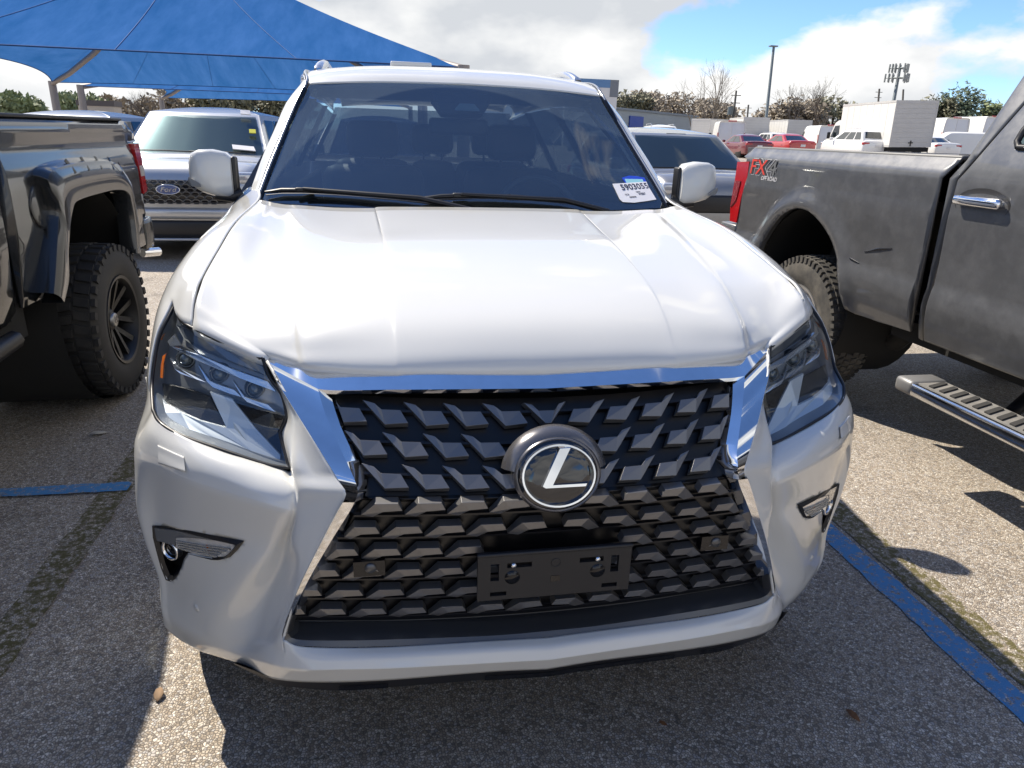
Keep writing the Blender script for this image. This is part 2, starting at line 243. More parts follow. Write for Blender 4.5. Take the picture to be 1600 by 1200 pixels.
DATA = {
 'bumper': [[(0.4642,0.0793,0.8467),(0.502,0.1022,0.8362),(0.5402,0.1233,0.831),(0.5501,0.1595,0.7958),(0.5673,0.1595,0.8013),(0.6198,0.1707,0.8153),(0.6883,0.1993,0.8294),(0.7576,0.2294,0.8462),(0.8166,0.2741,0.8596),(0.8585,0.3271,0.8717),(0.8835,0.4171,0.8717),(0.942,0.56,0.8817)],[(0.4479,0.062,0.8271),(0.4888,0.0823,0.8178),(0.5332,0.1042,0.8093),(0.5413,0.1238,0.7893),(0.5622,0.1244,0.7947),(0.6157,0.1381,0.8043),(0.6824,0.1639,0.8191),(0.7559,0.2024,0.8285),(0.8204,0.2514,0.8333),(0.8753,0.3146,0.8388),(0.9003,0.4046,0.8388),(0.942,0.56,0.8488)],[(0.4288,0.0354,0.8068),(0.4742,0.0578,0.7992),(0.5236,0.0828,0.789),(0.5333,0.1002,0.7759),(0.5513,0.096,0.7749),(0.6135,0.1132,0.7845),(0.6874,0.1457,0.7973),(0.7633,0.1896,0.805),(0.8361,0.2526,0.8045),(0.9059,0.335,0.7965),(0.9309,0.425,0.7965),(0.942,0.53,0.8065)],[(0.4337,0.0336,0.7822),(0.4757,0.0544,0.7706),(0.5217,0.079,0.7555),(0.5378,0.0882,0.7395),(0.5532,0.0827,0.7452),(0.6139,0.1013,0.7598),(0.6956,0.1405,0.7692),(0.7677,0.1842,0.7779),(0.8402,0.2502,0.7781),(0.9144,0.335,0.7649),(0.935,0.425,0.7649),(0.942,0.53,0.7749)],[(0.4747,0.044,0.7084),(0.51,0.0598,0.6939),(0.5457,0.0837,0.6757),(0.566,0.1359,0.6416),(0.5914,0.1222,0.6506),(0.6565,0.1489,0.6456),(0.7315,0.1882,0.6465),(0.8069,0.24,0.6407),(0.8767,0.3039,0.6318),(0.9309,0.34,0.6371),(0.935,0.43,0.6371),(0.942,0.53,0.6471)],[(0.5135,0.0514,0.6273),(0.5262,0.059,0.6217),(0.5429,0.0785,0.6164),(0.584,0.1562,0.5628),(0.6319,0.1407,0.5792),(0.6884,0.1673,0.5696),(0.7597,0.2126,0.5591),(0.8296,0.2671,0.543),(0.8833,0.3164,0.5314),(0.9276,0.345,0.5381),(0.935,0.435,0.5381),(0.942,0.53,0.5481)],[(0.5421,0.0591,0.5612),(0.555,0.0694,0.5437),(0.5735,0.097,0.5153),(0.6346,0.1767,0.4518),(0.7068,0.186,0.4593),(0.7586,0.2149,0.4465),(0.8135,0.2616,0.4284),(0.8563,0.302,0.4178),(0.8866,0.3296,0.4194),(0.9128,0.35,0.4298),(0.935,0.44,0.4298),(0.942,0.53,0.4398)],[(0.5802,0.0647,0.4371),(0.5933,0.077,0.4353),(0.6119,0.1045,0.4184),(0.6722,0.18,0.3675),(0.762,0.2219,0.3621),(0.7975,0.2481,0.3525),(0.8344,0.2791,0.3471),(0.8686,0.31,0.3457),(0.8965,0.335,0.3524),(0.9182,0.355,0.3645),(0.935,0.445,0.3645),(0.942,0.53,0.3745)],[(0.5801,0.0596,0.4037),(0.6016,0.0784,0.4008),(0.6317,0.1106,0.3878),(0.689,0.1857,0.3354),(0.7575,0.2233,0.3252),(0.7939,0.2471,0.3174),(0.8301,0.2755,0.3135),(0.8663,0.3078,0.3108),(0.8963,0.335,0.3178),(0.9192,0.355,0.3338),(0.935,0.445,0.3338),(0.942,0.53,0.3438)],[(0.585,0.0566,0.3706),(0.6126,0.0778,0.3642),(0.6472,0.1168,0.347),(0.7025,0.1895,0.306),(0.7545,0.2275,0.293),(0.793,0.2543,0.2866),(0.8287,0.2843,0.2793),(0.8648,0.3163,0.2786),(0.8953,0.34,0.2884),(0.9207,0.36,0.3088),(0.935,0.45,0.3088),(0.942,0.53,0.3188)],[(0.5872,0.0825,0.3105),(0.6218,0.1065,0.3005),(0.6531,0.1342,0.2943),(0.6951,0.1932,0.2679),(0.7455,0.2374,0.2548),(0.7929,0.2742,0.2446),(0.8294,0.3049,0.2347),(0.8695,0.3428,0.2296),(0.9024,0.36,0.2474),(0.9289,0.38,0.2743),(0.935,0.47,0.2743),(0.942,0.53,0.2843)]],
 'flank': [[(0.6026,0.293,0.9994),(0.602,0.293,0.9987),(0.6014,0.293,0.9979),(0.601,0.297,0.9936)],[(0.5653,0.218,0.9654),(0.5637,0.219,0.9621),(0.5631,0.222,0.958),(0.5717,0.258,0.9392)],[(0.53,0.168,0.9254),(0.5377,0.182,0.9201),(0.5484,0.202,0.9125),(0.5605,0.243,0.8859)],[(0.4957,0.118,0.8876),(0.518,0.14,0.8804),(0.5419,0.166,0.8729),(0.5732,0.225,0.8499)],[(0.4642,0.0793,0.8467),(0.502,0.1022,0.8362),(0.5402,0.1233,0.831),(0.5501,0.1595,0.7958)],[(0.4479,0.062,0.8271),(0.4888,0.0823,0.8178),(0.5332,0.1042,0.8093),(0.5413,0.1238,0.7893)]],
 'hl_inner': [(0.6093,0.3045,1.0033),(0.5941,0.2803,0.9663),(0.5688,0.2551,0.9372),(0.5579,0.2306,0.9013),(0.5613,0.227,0.8849),(0.5747,0.2275,0.8596),(0.5719,0.2163,0.8521),(0.561,0.1869,0.8255),(0.551,0.1598,0.8017)],
 'hl_top': [(0.6093,0.3045,1.0033),(0.6179,0.308,1.0039),(0.7003,0.3622,1.0237),(0.7721,0.4127,1.0441),(0.8039,0.45,1.0499),(0.8288,0.5,1.0577),(0.8474,0.56,1.0704)],
 'hl_bot': [(0.551,0.1598,0.8017),(0.5973,0.1686,0.809),(0.689,0.2037,0.8304),(0.7854,0.2519,0.8496),(0.8385,0.2986,0.8625),(0.8608,0.3343,0.8797)],
 'hl_outer': [(0.8474,0.56,1.0704),(0.8576,0.53,1.0442),(0.8744,0.5,1.0087),(0.881,0.46,0.9611),(0.8843,0.425,0.9092),(0.8608,0.3343,0.8797)],
 'ch_top': [(0.0,0.195,0.9866),(0.25,0.2,0.9916),(0.381,0.218,0.9894),(0.4943,0.245,0.9887),(0.5252,0.262,0.9927),(0.5546,0.285,0.9955),(0.5805,0.3,1.0003),(0.6036,0.3,0.9994)],
 'ch_barlow': [(0.0,0.155,0.9663),(0.25,0.158,0.9715),(0.3478,0.172,0.969),(0.4473,0.182,0.9673),(0.4842,0.187,0.9696)],
 'ch_out': [(0.603,0.296,0.9999),(0.5653,0.219,0.9665),(0.53,0.169,0.9264),(0.4957,0.119,0.8886),(0.4635,0.079,0.8483),(0.4439,0.0542,0.8237),(0.4313,0.0385,0.8096),(0.4277,0.0319,0.8015),(0.4349,0.0331,0.7825)],
 'ch_ridge': [(0.4842,0.187,0.9696),(0.4726,0.16,0.9335),(0.4554,0.126,0.9009),(0.4334,0.086,0.8633),(0.4156,0.052,0.836),(0.4066,0.026,0.8232),(0.4045,0.018,0.8089),(0.4116,0.018,0.7894)],
 'ch_in': [(0.4593,0.192,0.9524),(0.4487,0.1648,0.9234),(0.4331,0.1325,0.8898),(0.4101,0.0942,0.851),(0.3914,0.062,0.8194),(0.3876,0.05,0.8109),(0.3879,0.044,0.8011),(0.3936,0.042,0.7851)],
 'cl_out': [(0.4342,0.024,0.7876),(0.4467,0.0273,0.7649),(0.486,0.0389,0.6838),(0.5319,0.0522,0.5859),(0.5739,0.066,0.4791)],
 'cl_ridge': [(0.4119,0.024,0.7861),(0.4231,0.0276,0.763),(0.4639,0.0387,0.6912),(0.519,0.0541,0.5866),(0.5695,0.07,0.4721)],
 'cl_in': [(0.3939,0.05,0.7807),(0.4064,0.053,0.7592),(0.457,0.0665,0.6592),(0.5105,0.0804,0.5509),(0.5624,0.092,0.4574)],
 'fr_out': [(0.5651,0.062,0.5012),(0.5812,0.066,0.4531),(0.5775,0.066,0.4306),(0.5436,0.058,0.4231),(0.4481,0.046,0.4185),(0.3377,0.036,0.4173),(0.13,0.026,0.412),(0.0,0.024,0.4119)],
 'fr_in': [(0.5474,0.088,0.491),(0.5611,0.088,0.4501),(0.5566,0.088,0.4377),(0.5247,0.082,0.4355),(0.4415,0.072,0.4359),(0.3367,0.064,0.4341),(0.13,0.056,0.4264),(0.0,0.054,0.4261)],
 'lip': [[(0.0,0.022,0.4127),(0.13,0.024,0.4171),(0.3377,0.034,0.4173),(0.448,0.044,0.4184),(0.5436,0.057,0.4222),(0.5802,0.0647,0.4371)],[(0.0,0.0,0.4026),(0.13,0.002,0.4093),(0.3384,0.014,0.4084),(0.4477,0.026,0.408),(0.5365,0.042,0.405),(0.5801,0.0596,0.4037)],[(0.0,-0.012,0.3792),(0.13,-0.01,0.3847),(0.3392,0.002,0.3862),(0.4483,0.014,0.3859),(0.5303,0.03,0.3804),(0.585,0.0566,0.3706)],[(0.0,0.012,0.3313),(0.13,0.014,0.3386),(0.34,0.028,0.3315),(0.4524,0.042,0.3262),(0.5371,0.06,0.3209),(0.5872,0.0825,0.3105)]],
 'val': [[(0.0,0.028,0.3189),(0.13,0.03,0.3262),(0.34,0.044,0.3188),(0.4537,0.058,0.3136),(0.5394,0.076,0.3084),(0.6121,0.1,0.3051),(0.6676,0.14,0.3002),(0.7206,0.19,0.2834)],[(0.0,0.045,0.2795),(0.13,0.047,0.287),(0.3405,0.062,0.2804),(0.4567,0.078,0.27),(0.5443,0.1,0.2668),(0.6167,0.13,0.2618),(0.6728,0.17,0.2629),(0.7275,0.22,0.2542)],[(0.0,0.195,0.2495),(0.13,0.197,0.257),(0.3405,0.212,0.2504),(0.4567,0.228,0.24),(0.5443,0.25,0.2368),(0.6167,0.28,0.2318),(0.6728,0.32,0.2329),(0.7275,0.37,0.2242)]],
 'pillar_out': [(0.6536,2.12,1.6758),(0.7078,2.02,1.6037),(0.7525,1.86,1.4817),(0.7897,1.72,1.3758),(0.8169,1.6,1.2766)],
 'ws_side': [(0.62,1.982,1.654),(0.67,1.86,1.5323),(0.7198,1.68,1.3858),(0.7495,1.555,1.2947),(0.768,1.47,1.229)],
 'h_bar': [(0.8528,0.4759,0.9984),(0.8429,0.4566,0.9921),(0.7715,0.384,0.9793),(0.6658,0.3224,0.9524),(0.5843,0.2806,0.9328),(0.6032,0.2976,0.9512),(0.6884,0.3429,0.9697),(0.7683,0.3908,0.9909),(0.811,0.4296,1.0009),(0.8337,0.4711,1.016)],
 'h_chev': [[(0.8416,0.4394,0.9666),(0.8225,0.4116,0.9554),(0.8091,0.3982,0.9524),(0.7604,0.3637,0.9456),(0.7448,0.3499,0.9353),(0.7697,0.3636,0.939),(0.8107,0.3935,0.944),(0.8266,0.4112,0.9498)],[(0.766,0.3814,0.9677),(0.7374,0.3495,0.9391),(0.7231,0.3409,0.9347),(0.6796,0.3186,0.926),(0.664,0.3053,0.9142),(0.6886,0.3167,0.9178),(0.7295,0.3386,0.9273),(0.7429,0.3497,0.9361)],[(0.6838,0.3319,0.9435),(0.6564,0.3029,0.9149),(0.6429,0.2958,0.9113),(0.6032,0.2772,0.9036),(0.5866,0.2648,0.8907),(0.6093,0.2746,0.8957),(0.6501,0.2949,0.9054),(0.6622,0.3047,0.9144)]],
 'h_proj': [(0.802,0.4226,0.9689),(0.7192,0.369,0.9472),(0.6358,0.3228,0.9241)],
 'h_plate': [(0.736,0.335,0.9173),(0.6848,0.3091,0.9078),(0.6317,0.2666,0.8514),(0.5758,0.2109,0.81),(0.576,0.202,0.8023),(0.6345,0.2221,0.8155),(0.6959,0.2786,0.8507)],
 'h_plate2': [(0.6959,0.2786,0.8507),(0.6345,0.2221,0.8155),(0.6976,0.2466,0.8286),(0.7698,0.2787,0.8409),(0.8248,0.3172,0.8522),(0.8591,0.3559,0.8632),(0.8741,0.387,0.8752),(0.8801,0.4223,0.8881),(0.8621,0.4023,0.8849),(0.8432,0.3727,0.8756),(0.8043,0.3375,0.8683),(0.7572,0.3063,0.8596)],
 'h_dark': [(0.8617,0.425,0.9085),(0.831,0.3971,0.9135),(0.7806,0.3607,0.9132),(0.7384,0.3367,0.9051),(0.6992,0.2864,0.8499),(0.7587,0.3124,0.8579),(0.8184,0.353,0.8686),(0.8519,0.3912,0.8788)],
 'h_dark2': [(0.6838,0.3115,0.905),(0.5951,0.2708,0.8886),(0.5688,0.2613,0.8818),(0.5811,0.2558,0.846),(0.5755,0.2159,0.8096),(0.6063,0.246,0.8341),(0.6468,0.2832,0.8645)],
 'h_amber': [(0.8522,0.4489,0.9749),(0.8565,0.4375,0.9557),(0.8567,0.416,0.9255),(0.8638,0.4238,0.9249),(0.8647,0.4404,0.9471),(0.8616,0.4545,0.9683)],
 'h_amber2': [(0.8635,0.5038,1.0114),(0.8714,0.5054,1.0039),(0.8765,0.5011,0.9944),(0.8701,0.4942,0.9963)],
 'h_toptrim': [(0.836,0.5248,1.0492),(0.8117,0.4706,1.0353),(0.777,0.4321,1.0277),(0.7063,0.3833,1.0058),(0.6159,0.3251,0.9781),(0.6081,0.3124,0.9594),(0.6903,0.3581,0.9789),(0.767,0.4043,0.999),(0.8056,0.4413,1.0122),(0.8356,0.5001,1.0318)],
 'h_washer': [[(0.8397,0.2662,0.8237),(0.8295,0.2566,0.8236),(0.8194,0.2473,0.8233),(0.8096,0.2383,0.8229),(0.8,0.2299,0.8223),(0.7906,0.2223,0.8214),(0.7814,0.2149,0.8204),(0.7723,0.2077,0.8193)],[(0.8369,0.257,0.8246),(0.8266,0.2472,0.8246),(0.8166,0.2378,0.8245),(0.8068,0.2289,0.8242),(0.7972,0.2205,0.8237),(0.7879,0.2128,0.8229),(0.7787,0.2054,0.822),(0.7696,0.1983,0.8211)],[(0.8367,0.2533,0.8157),(0.8262,0.243,0.8163),(0.8159,0.2332,0.8166),(0.806,0.2243,0.8166),(0.7963,0.2159,0.8164),(0.7868,0.2079,0.8161),(0.7776,0.2005,0.8155),(0.7685,0.1935,0.8147)],[(0.8364,0.25,0.8081),(0.8258,0.2396,0.8089),(0.8155,0.2298,0.8095),(0.8054,0.2205,0.81),(0.7957,0.2121,0.81),(0.7861,0.2041,0.8099),(0.7767,0.1965,0.8096),(0.7675,0.1895,0.8091)],[(0.8352,0.2438,0.8018),(0.8246,0.2335,0.8028),(0.8143,0.224,0.8036),(0.8043,0.215,0.8041),(0.7945,0.2067,0.8044),(0.7849,0.1989,0.8044),(0.7755,0.1915,0.8043),(0.7663,0.1845,0.804)],[(0.8355,0.2417,0.7922),(0.8245,0.2304,0.794),(0.8138,0.2201,0.7954),(0.8035,0.2104,0.7966),(0.7934,0.2015,0.7974),(0.7836,0.1933,0.798),(0.7741,0.1855,0.7983),(0.7647,0.1783,0.7984)],[(0.8386,0.2501,0.785),(0.8275,0.2388,0.7869),(0.8167,0.2282,0.7886),(0.8062,0.2182,0.79),(0.7959,0.2089,0.791),(0.7861,0.2006,0.7916),(0.7764,0.1929,0.792),(0.767,0.1857,0.7922)]],
 'h_fogbez': [(0.8959,0.3174,0.5937),(0.8484,0.2787,0.6108),(0.7807,0.2206,0.629),(0.7175,0.1795,0.6362),(0.6558,0.1472,0.6398),(0.6721,0.1567,0.6145),(0.6933,0.1677,0.5888),(0.7137,0.18,0.5766),(0.7339,0.193,0.5698),(0.775,0.2216,0.5621),(0.8043,0.244,0.5567),(0.8322,0.272,0.5024),(0.8565,0.298,0.4554),(0.8748,0.3165,0.4368),(0.8887,0.328,0.4346),(0.8953,0.3277,0.4702),(0.8981,0.3232,0.5229),(0.8997,0.321,0.5597)],
 'h_foglens': [(0.8315,0.2681,0.5863),(0.7945,0.2375,0.6031),(0.7365,0.1972,0.6174),(0.6905,0.1709,0.6233),(0.6807,0.166,0.6182),(0.6935,0.173,0.5965),(0.7102,0.1824,0.5822),(0.7348,0.198,0.5716),(0.7802,0.2296,0.5628),(0.8233,0.263,0.5576),(0.8365,0.2741,0.5581)],
 'h_foglensup': [(0.8953,0.3211,0.5854),(0.8271,0.2616,0.6085),(0.7191,0.1845,0.63),(0.6709,0.159,0.6308),(0.6811,0.1647,0.6224),(0.6898,0.169,0.626),(0.7357,0.1952,0.6206),(0.7937,0.2354,0.606),(0.8304,0.2658,0.5901),(0.837,0.2731,0.563),(0.8923,0.3216,0.5499)],
 'h_fogring': [(0.8569,0.2987,0.5344)],
 'h_sensor2': [(0.8024,0.2504,0.4028)],
 'h_emblem': [(0.0,0.02,0.8263)],
 'ws': [[(0.0,1.945,1.675),(0.33,1.955,1.671),(0.62,1.982,1.654)],[(0.0,1.79,1.562),(0.36,1.812,1.553),(0.67,1.86,1.532)],[(0.0,1.6,1.419),(0.39,1.625,1.408),(0.72,1.68,1.386)],[(0.0,1.44,1.3),(0.405,1.475,1.298),(0.749,1.555,1.295)],[(0.0,1.335,1.218),(0.415,1.375,1.222),(0.768,1.47,1.229)]],
 'wiper1': [(-0.7547,1.4805,1.2639),(-0.6961,1.476,1.2708),(-0.6161,1.4578,1.2736),(-0.5022,1.4266,1.2723),(-0.3555,1.3918,1.2664),(-0.2091,1.3627,1.2578),(-0.1077,1.3423,1.2477),(-0.0287,1.3261,1.2369)],
 'wiper2': [(-0.2135,1.3656,1.2597),(-0.1283,1.369,1.2674),(-0.0588,1.3699,1.2706),(0.1305,1.3733,1.2699),(0.3261,1.3777,1.2574),(0.4258,1.3766,1.2449),(0.5016,1.3747,1.2319)],
 'paper': [(0.5608,1.5263,1.3129),(0.636,1.5519,1.3163),(0.7216,1.5816,1.3206),(0.724,1.5522,1.3001),(0.7393,1.4979,1.258),(0.69,1.4778,1.2526),(0.6329,1.4559,1.2479),(0.582,1.4455,1.2504),(0.5727,1.4552,1.2593)],
 'bluetag': [(0.6133,1.5729,1.334),(0.6482,1.5938,1.3415),(0.6839,1.6021,1.3402),(0.7203,1.6044,1.3351),(0.7224,1.5805,1.3188),(0.7086,1.5731,1.3162),(0.6224,1.5469,1.3145)],
 'cyantag': [(0.6248,1.57,1.3303),(0.7081,1.592,1.3294),(0.7092,1.5752,1.3179),(0.6268,1.5483,1.315)],
 'paper_mid': [(0.6439,1.5225,1.2953),(0.717,1.5467,1.2985),(0.6507,1.546,1.3104),(0.5898,1.467,1.2658),(0.6595,1.4921,1.2703),(0.6097,1.4594,1.2562)],
}
# ---------------------------------------------------------------- materials
def ground_material():
    m = bpy.data.materials.new('exposed_aggregate'); m.use_nodes = True; nt = m.node_tree; N = nt.nodes; L = nt.links; b = N['Principled BSDF']
    tc = N.new('ShaderNodeTexCoord')
    def vor(scale, feat='F1'):
        v = N.new('ShaderNodeTexVoronoi'); v.voronoi_dimensions = '2D'; v.feature = feat; v.inputs['Scale'].default_value = scale; L.new(wv.outputs[0], v.inputs['Vector']); return v
    nw = N.new('ShaderNodeTexNoise'); nw.inputs['Scale'].default_value = 60; nw.inputs['Detail'].default_value = 2; L.new(tc.outputs['Object'], nw.inputs['Vector'])
    ws_ = N.new('ShaderNodeVectorMath'); ws_.operation = 'SCALE'; ws_.inputs['Scale'].default_value = .012; L.new(nw.outputs['Color'], ws_.inputs[0])
    wv = N.new('ShaderNodeVectorMath'); L.new(tc.outputs['Object'], wv.inputs[0]); L.new(ws_.outputs[0], wv.inputs[1])
    v1 = vor(128); ve = vor(128, 'DISTANCE_TO_EDGE'); 
    sp = N.new('ShaderNodeSeparateColor'); L.new(v1.outputs['Color'], sp.inputs[0])
    cr = N.new('ShaderNodeValToRGB'); L.new(sp.outputs[0], cr.inputs[0]); e = cr.color_ramp.elements
    e[0].position = 0; e[0].color = (.20, .18, .16, 1); e[1].position = 1; e[1].color = (.78, .72, .63, 1)
    for p, c_ in ((.18, (.33, .27, .205)), (.4, (.46, .39, .31)), (.62, (.54, .475, .39)), (.75, (.41, .39, .375)), (.88, (.63, .565, .48))):
        q = e.new(p); q.color = (*c_, 1)
    gp = N.new('ShaderNodeMapRange'); gp.inputs['From Max'].default_value = .22; L.new(ve.outputs['Distance'], gp.inputs['Value'])
    mx = N.new('ShaderNodeMix'); mx.data_type = 'RGBA'; mx.inputs['A'].default_value = (.13, .115, .10, 1); L.new(gp.outputs[0], mx.inputs['Factor']); L.new(cr.outputs[0], mx.inputs['B'])
    # broad wear and stains
    big = N.new('ShaderNodeTexNoise'); big.inputs['Scale'].default_value = .55; big.inputs['Detail'].default_value = 7; L.new(tc.outputs['Object'], big.inputs['Vector'])
    mr = N.new('ShaderNodeMapRange'); mr.inputs['From Min'].default_value = .3; mr.inputs['From Max'].default_value = .7; mr.inputs['To Min'].default_value = .80; mr.inputs['To Max'].default_value = 1.12; L.new(big.outputs['Fac'], mr.inputs['Value'])
    st = N.new('ShaderNodeTexNoise'); st.inputs['Scale'].default_value = 2.3; st.inputs['Detail'].default_value = 5; L.new(tc.outputs['Object'], st.inputs['Vector'])
    sr = N.new('ShaderNodeMapRange'); sr.inputs['From Min'].default_value = .60; sr.inputs['From Max'].default_value = .75; sr.inputs['To Min'].default_value = 1; sr.inputs['To Max'].default_value = .58; L.new(st.outputs['Fac'], sr.inputs['Value'])
    pm = N.new('ShaderNodeMath'); pm.operation = 'MULTIPLY'; L.new(mr.outputs[0], pm.inputs[0]); L.new(sr.outputs[0], pm.inputs[1])
    ck = N.new('ShaderNodeTexVoronoi'); ck.voronoi_dimensions = '2D'; ck.feature = 'DISTANCE_TO_EDGE'; ck.inputs['Scale'].default_value = .33; nq = N.new('ShaderNodeTexNoise'); nq.inputs['Scale'].default_value = 3.2; nq.inputs['Detail'].default_value = 6; L.new(tc.outputs['Object'], nq.inputs['Vector'])
    nqs = N.new('ShaderNodeVectorMath'); nqs.operation = 'SCALE'; nqs.inputs['Scale'].default_value = .35; L.new(nq.outputs['Color'], nqs.inputs[0]); nqa = N.new('ShaderNodeVectorMath'); L.new(tc.outputs['Object'], nqa.inputs[0]); L.new(nqs.outputs[0], nqa.inputs[1]); L.new(nqa.outputs[0], ck.inputs['Vector'])
    cm = N.new('ShaderNodeMapRange'); cm.inputs['From Min'].default_value = .0008; cm.inputs['From Max'].default_value = .0026; cm.inputs['To Min'].default_value = .72; L.new(ck.outputs['Distance'], cm.inputs['Value'])
    pm2 = N.new('ShaderNodeMath'); pm2.operation = 'MULTIPLY'; L.new(pm.outputs[0], pm2.inputs[0]); L.new(cm.outputs[0], pm2.inputs[1]); pm = pm2
    sc = N.new('ShaderNodeVectorMath'); sc.operation = 'SCALE'; L.new(mx.outputs['Result'], sc.inputs[0]); L.new(pm.outputs[0], sc.inputs['Scale'])
    L.new(sc.outputs[0], b.inputs['Base Color']); b.inputs['Roughness'].default_value = .78; b.inputs['Specular IOR Level'].default_value = .4
    pw = N.new('ShaderNodeMath'); pw.operation = 'MULTIPLY'; L.new(gp.outputs[0], pw.inputs[0])
    hr = N.new('ShaderNodeMapRange'); hr.inputs['To Min'].default_value = .5; L.new(sp.outputs[1], hr.inputs['Value']); L.new(hr.outputs[0], pw.inputs[1])
    bp = N.new('ShaderNodeBump'); bp.inputs['Strength'].default_value = .7; bp.inputs['Distance'].default_value = .003; L.new(pw.outputs[0], bp.inputs['Height']); L.new(bp.outputs[0], b.inputs['Normal'])
    return m
def line_material(name, color, wear):
    """road paint on aggregate: stones show through where the paint has worn off"""
    m = ground_material(); m.name = name; nt = m.node_tree; N = nt.nodes; L = nt.links; b = N['Principled BSDF']
    src = b.inputs['Base Color'].links[0].from_socket
    tc = next(n for n in N if n.type == 'TEX_COORD')
    n1 = N.new('ShaderNodeTexNoise'); n1.inputs['Scale'].default_value = 38; n1.inputs['Detail'].default_value = 6; n1.inputs['Roughness'].default_value = .75; L.new(tc.outputs['Object'], n1.inputs['Vector'])
    mr = N.new('ShaderNodeMapRange'); mr.inputs['From Min'].default_value = wear-.06; mr.inputs['From Max'].default_value = wear+.06; L.new(n1.outputs['Fac'], mr.inputs['Value'])
    mx = N.new('ShaderNodeMix'); mx.data_type = 'RGBA'; L.new(mr.outputs[0], mx.inputs['Factor']); L.new(src, mx.inputs['B']); mx.inputs['A'].default_value = (*color, 1)
    L.new(mx.outputs['Result'], b.inputs['Base Color']); return m
M_ground = ground_material()
WHITE = mat('pearl_white_paint', (.65, .652, .63), .32, coat=1., bevel=.004)
CHROME = mat('chrome', (.83, .84, .86), .06, metal=1., vary=(30, .04))
BLACK = mat('black_plastic', (.012, .012, .014), .42, bump=(900, .15, .0004))
GLOSSBLACK = mat('gloss_black', (.006, .006, .008), .12)
GUNMETAL = mat('gunmetal_grille_paint', (.20, .198, .20), .36, metal=.7, coat=.35, bevel=.0015)
DARKTRIM = mat('dark_satin_trim', (.11, .113, .12), .3, metal=.65)
RUBBER = mat('tyre_rubber', (.022, .022, .023), .72, bump=(300, .2, .0006), dirt=((.10, .092, .08), 9, .35))
INTERIOR = mat('interior_trim', (.035, .034, .034), .7)
SEATM = mat('seat_leather', (.055, .05, .046), .5)
GLASSW = glass('windscreen_glass', (.36, .46, .52), 1.52, base=.11, dust=(.018, .07, [((-.03, 1.33, 1.237), .735), ((.45, 1.36, 1.24), .56)]))
GLASSD = glass('privacy_glass', (.16, .18, .19), 1.5)
GLASSC = glass('clear_lamp_cover', (.93, .95, .96), 1.45)
REDLENS = mat('red_lamp_lens', (.42, .008, .012), .12, coat=1.)
AMBER = mat('amber_lamp_lens', (.75, .17, .01), .15, coat=1.)
SILVERP = mat('reflector_silver', (.72, .75, .78), .18, metal=.9)
PALE = mat('pale_lamp_plate', (.58, .63, .66), .28, metal=.35)
PAPER = mat('paper', (.80, .79, .82), .6)
INK = mat('ink', (.03, .035, .07), .6)
# ---------------------------------------------------------------- ground
def ground_z(x, y):
    # the lot is flat here and climbs gently towards the far right rows
    t = max(0., min(1., (y-9)/34)); t = t*t*(3-2*t); s = max(0., min(1., (x+3)/14)); s = s*s*(3-2*s)
    u = max(0., min(1., (x-38)/6)); v = max(0., min(1., (y-43)/6)); return .55*t*s+.63*u*u*(3-2*u)*v*v*(3-2*v)
mb = MB(); xs = sorted(set([-900, -400, -200, -120]+list(range(-80, 81, 4))+[120, 200, 400, 900])); ys = sorted(set([-60, -30, -15]+list(range(-8, 81, 4))+[100, 150, 250, 500, 1200]))
mb.grid([[(x, y, ground_z(x, y)) for x in xs] for y in ys]); g = mb.build('ground', M_ground); g['kind'] = 'structure'
def strip(name, pts, z, m, label):
    mb = MB(); mb.grid([[(p[0], p[1], z), (p[2], p[3], z)] for p in pts], False); o = mb.build(name, m); tag(o, label, 'marking'); return o
BLUEL = line_material('blue_line_paint', (.065, .25, .52), .555)
OLDL = line_material('faded_yellow_paint', (.11, .095, .035), .52)
def edge(y, s): return .012*noise.noise(Vector((y*9, s*3.1, 0)))+.006*noise.noise(Vector((y*31, s*7.7, 0)))
def lane(x0, x1, y0, y1, n): return [(x0+edge(y0+(y1-y0)*i/n, 1), y0+(y1-y0)*i/n, x1+edge(y0+(y1-y0)*i/n, 2), y0+(y1-y0)*i/n) for i in range(n+1)]
strip('parking_line', lane(1.352, 1.452, -.9, 6.2, 160), .004, BLUEL, 'blue painted bay line on the ground right of the white SUV')
strip('old_parking_line', lane(1.475, 1.60, -.9, 6.2, 120), .004, OLDL, 'dark faded older line beside the blue line right of the white SUV')
strip('old_parking_line', lane(-1.56, -1.44, -.9, 6.2, 120), .004, OLDL, 'faded yellow line on the ground left of the white SUV')
mb = MB(); n = 70
mb.grid([[(-4.4+2.95*i/n, 1.655+edge(i*.05, 5), .008), (-4.4+2.95*i/n, 1.735+edge(i*.05, 6), .008)] for i in range(n+1)], False, flip=True)
tag(mb.build('parking_line', BLUEL), 'blue painted cross line on the ground left of the white SUV', 'marking')
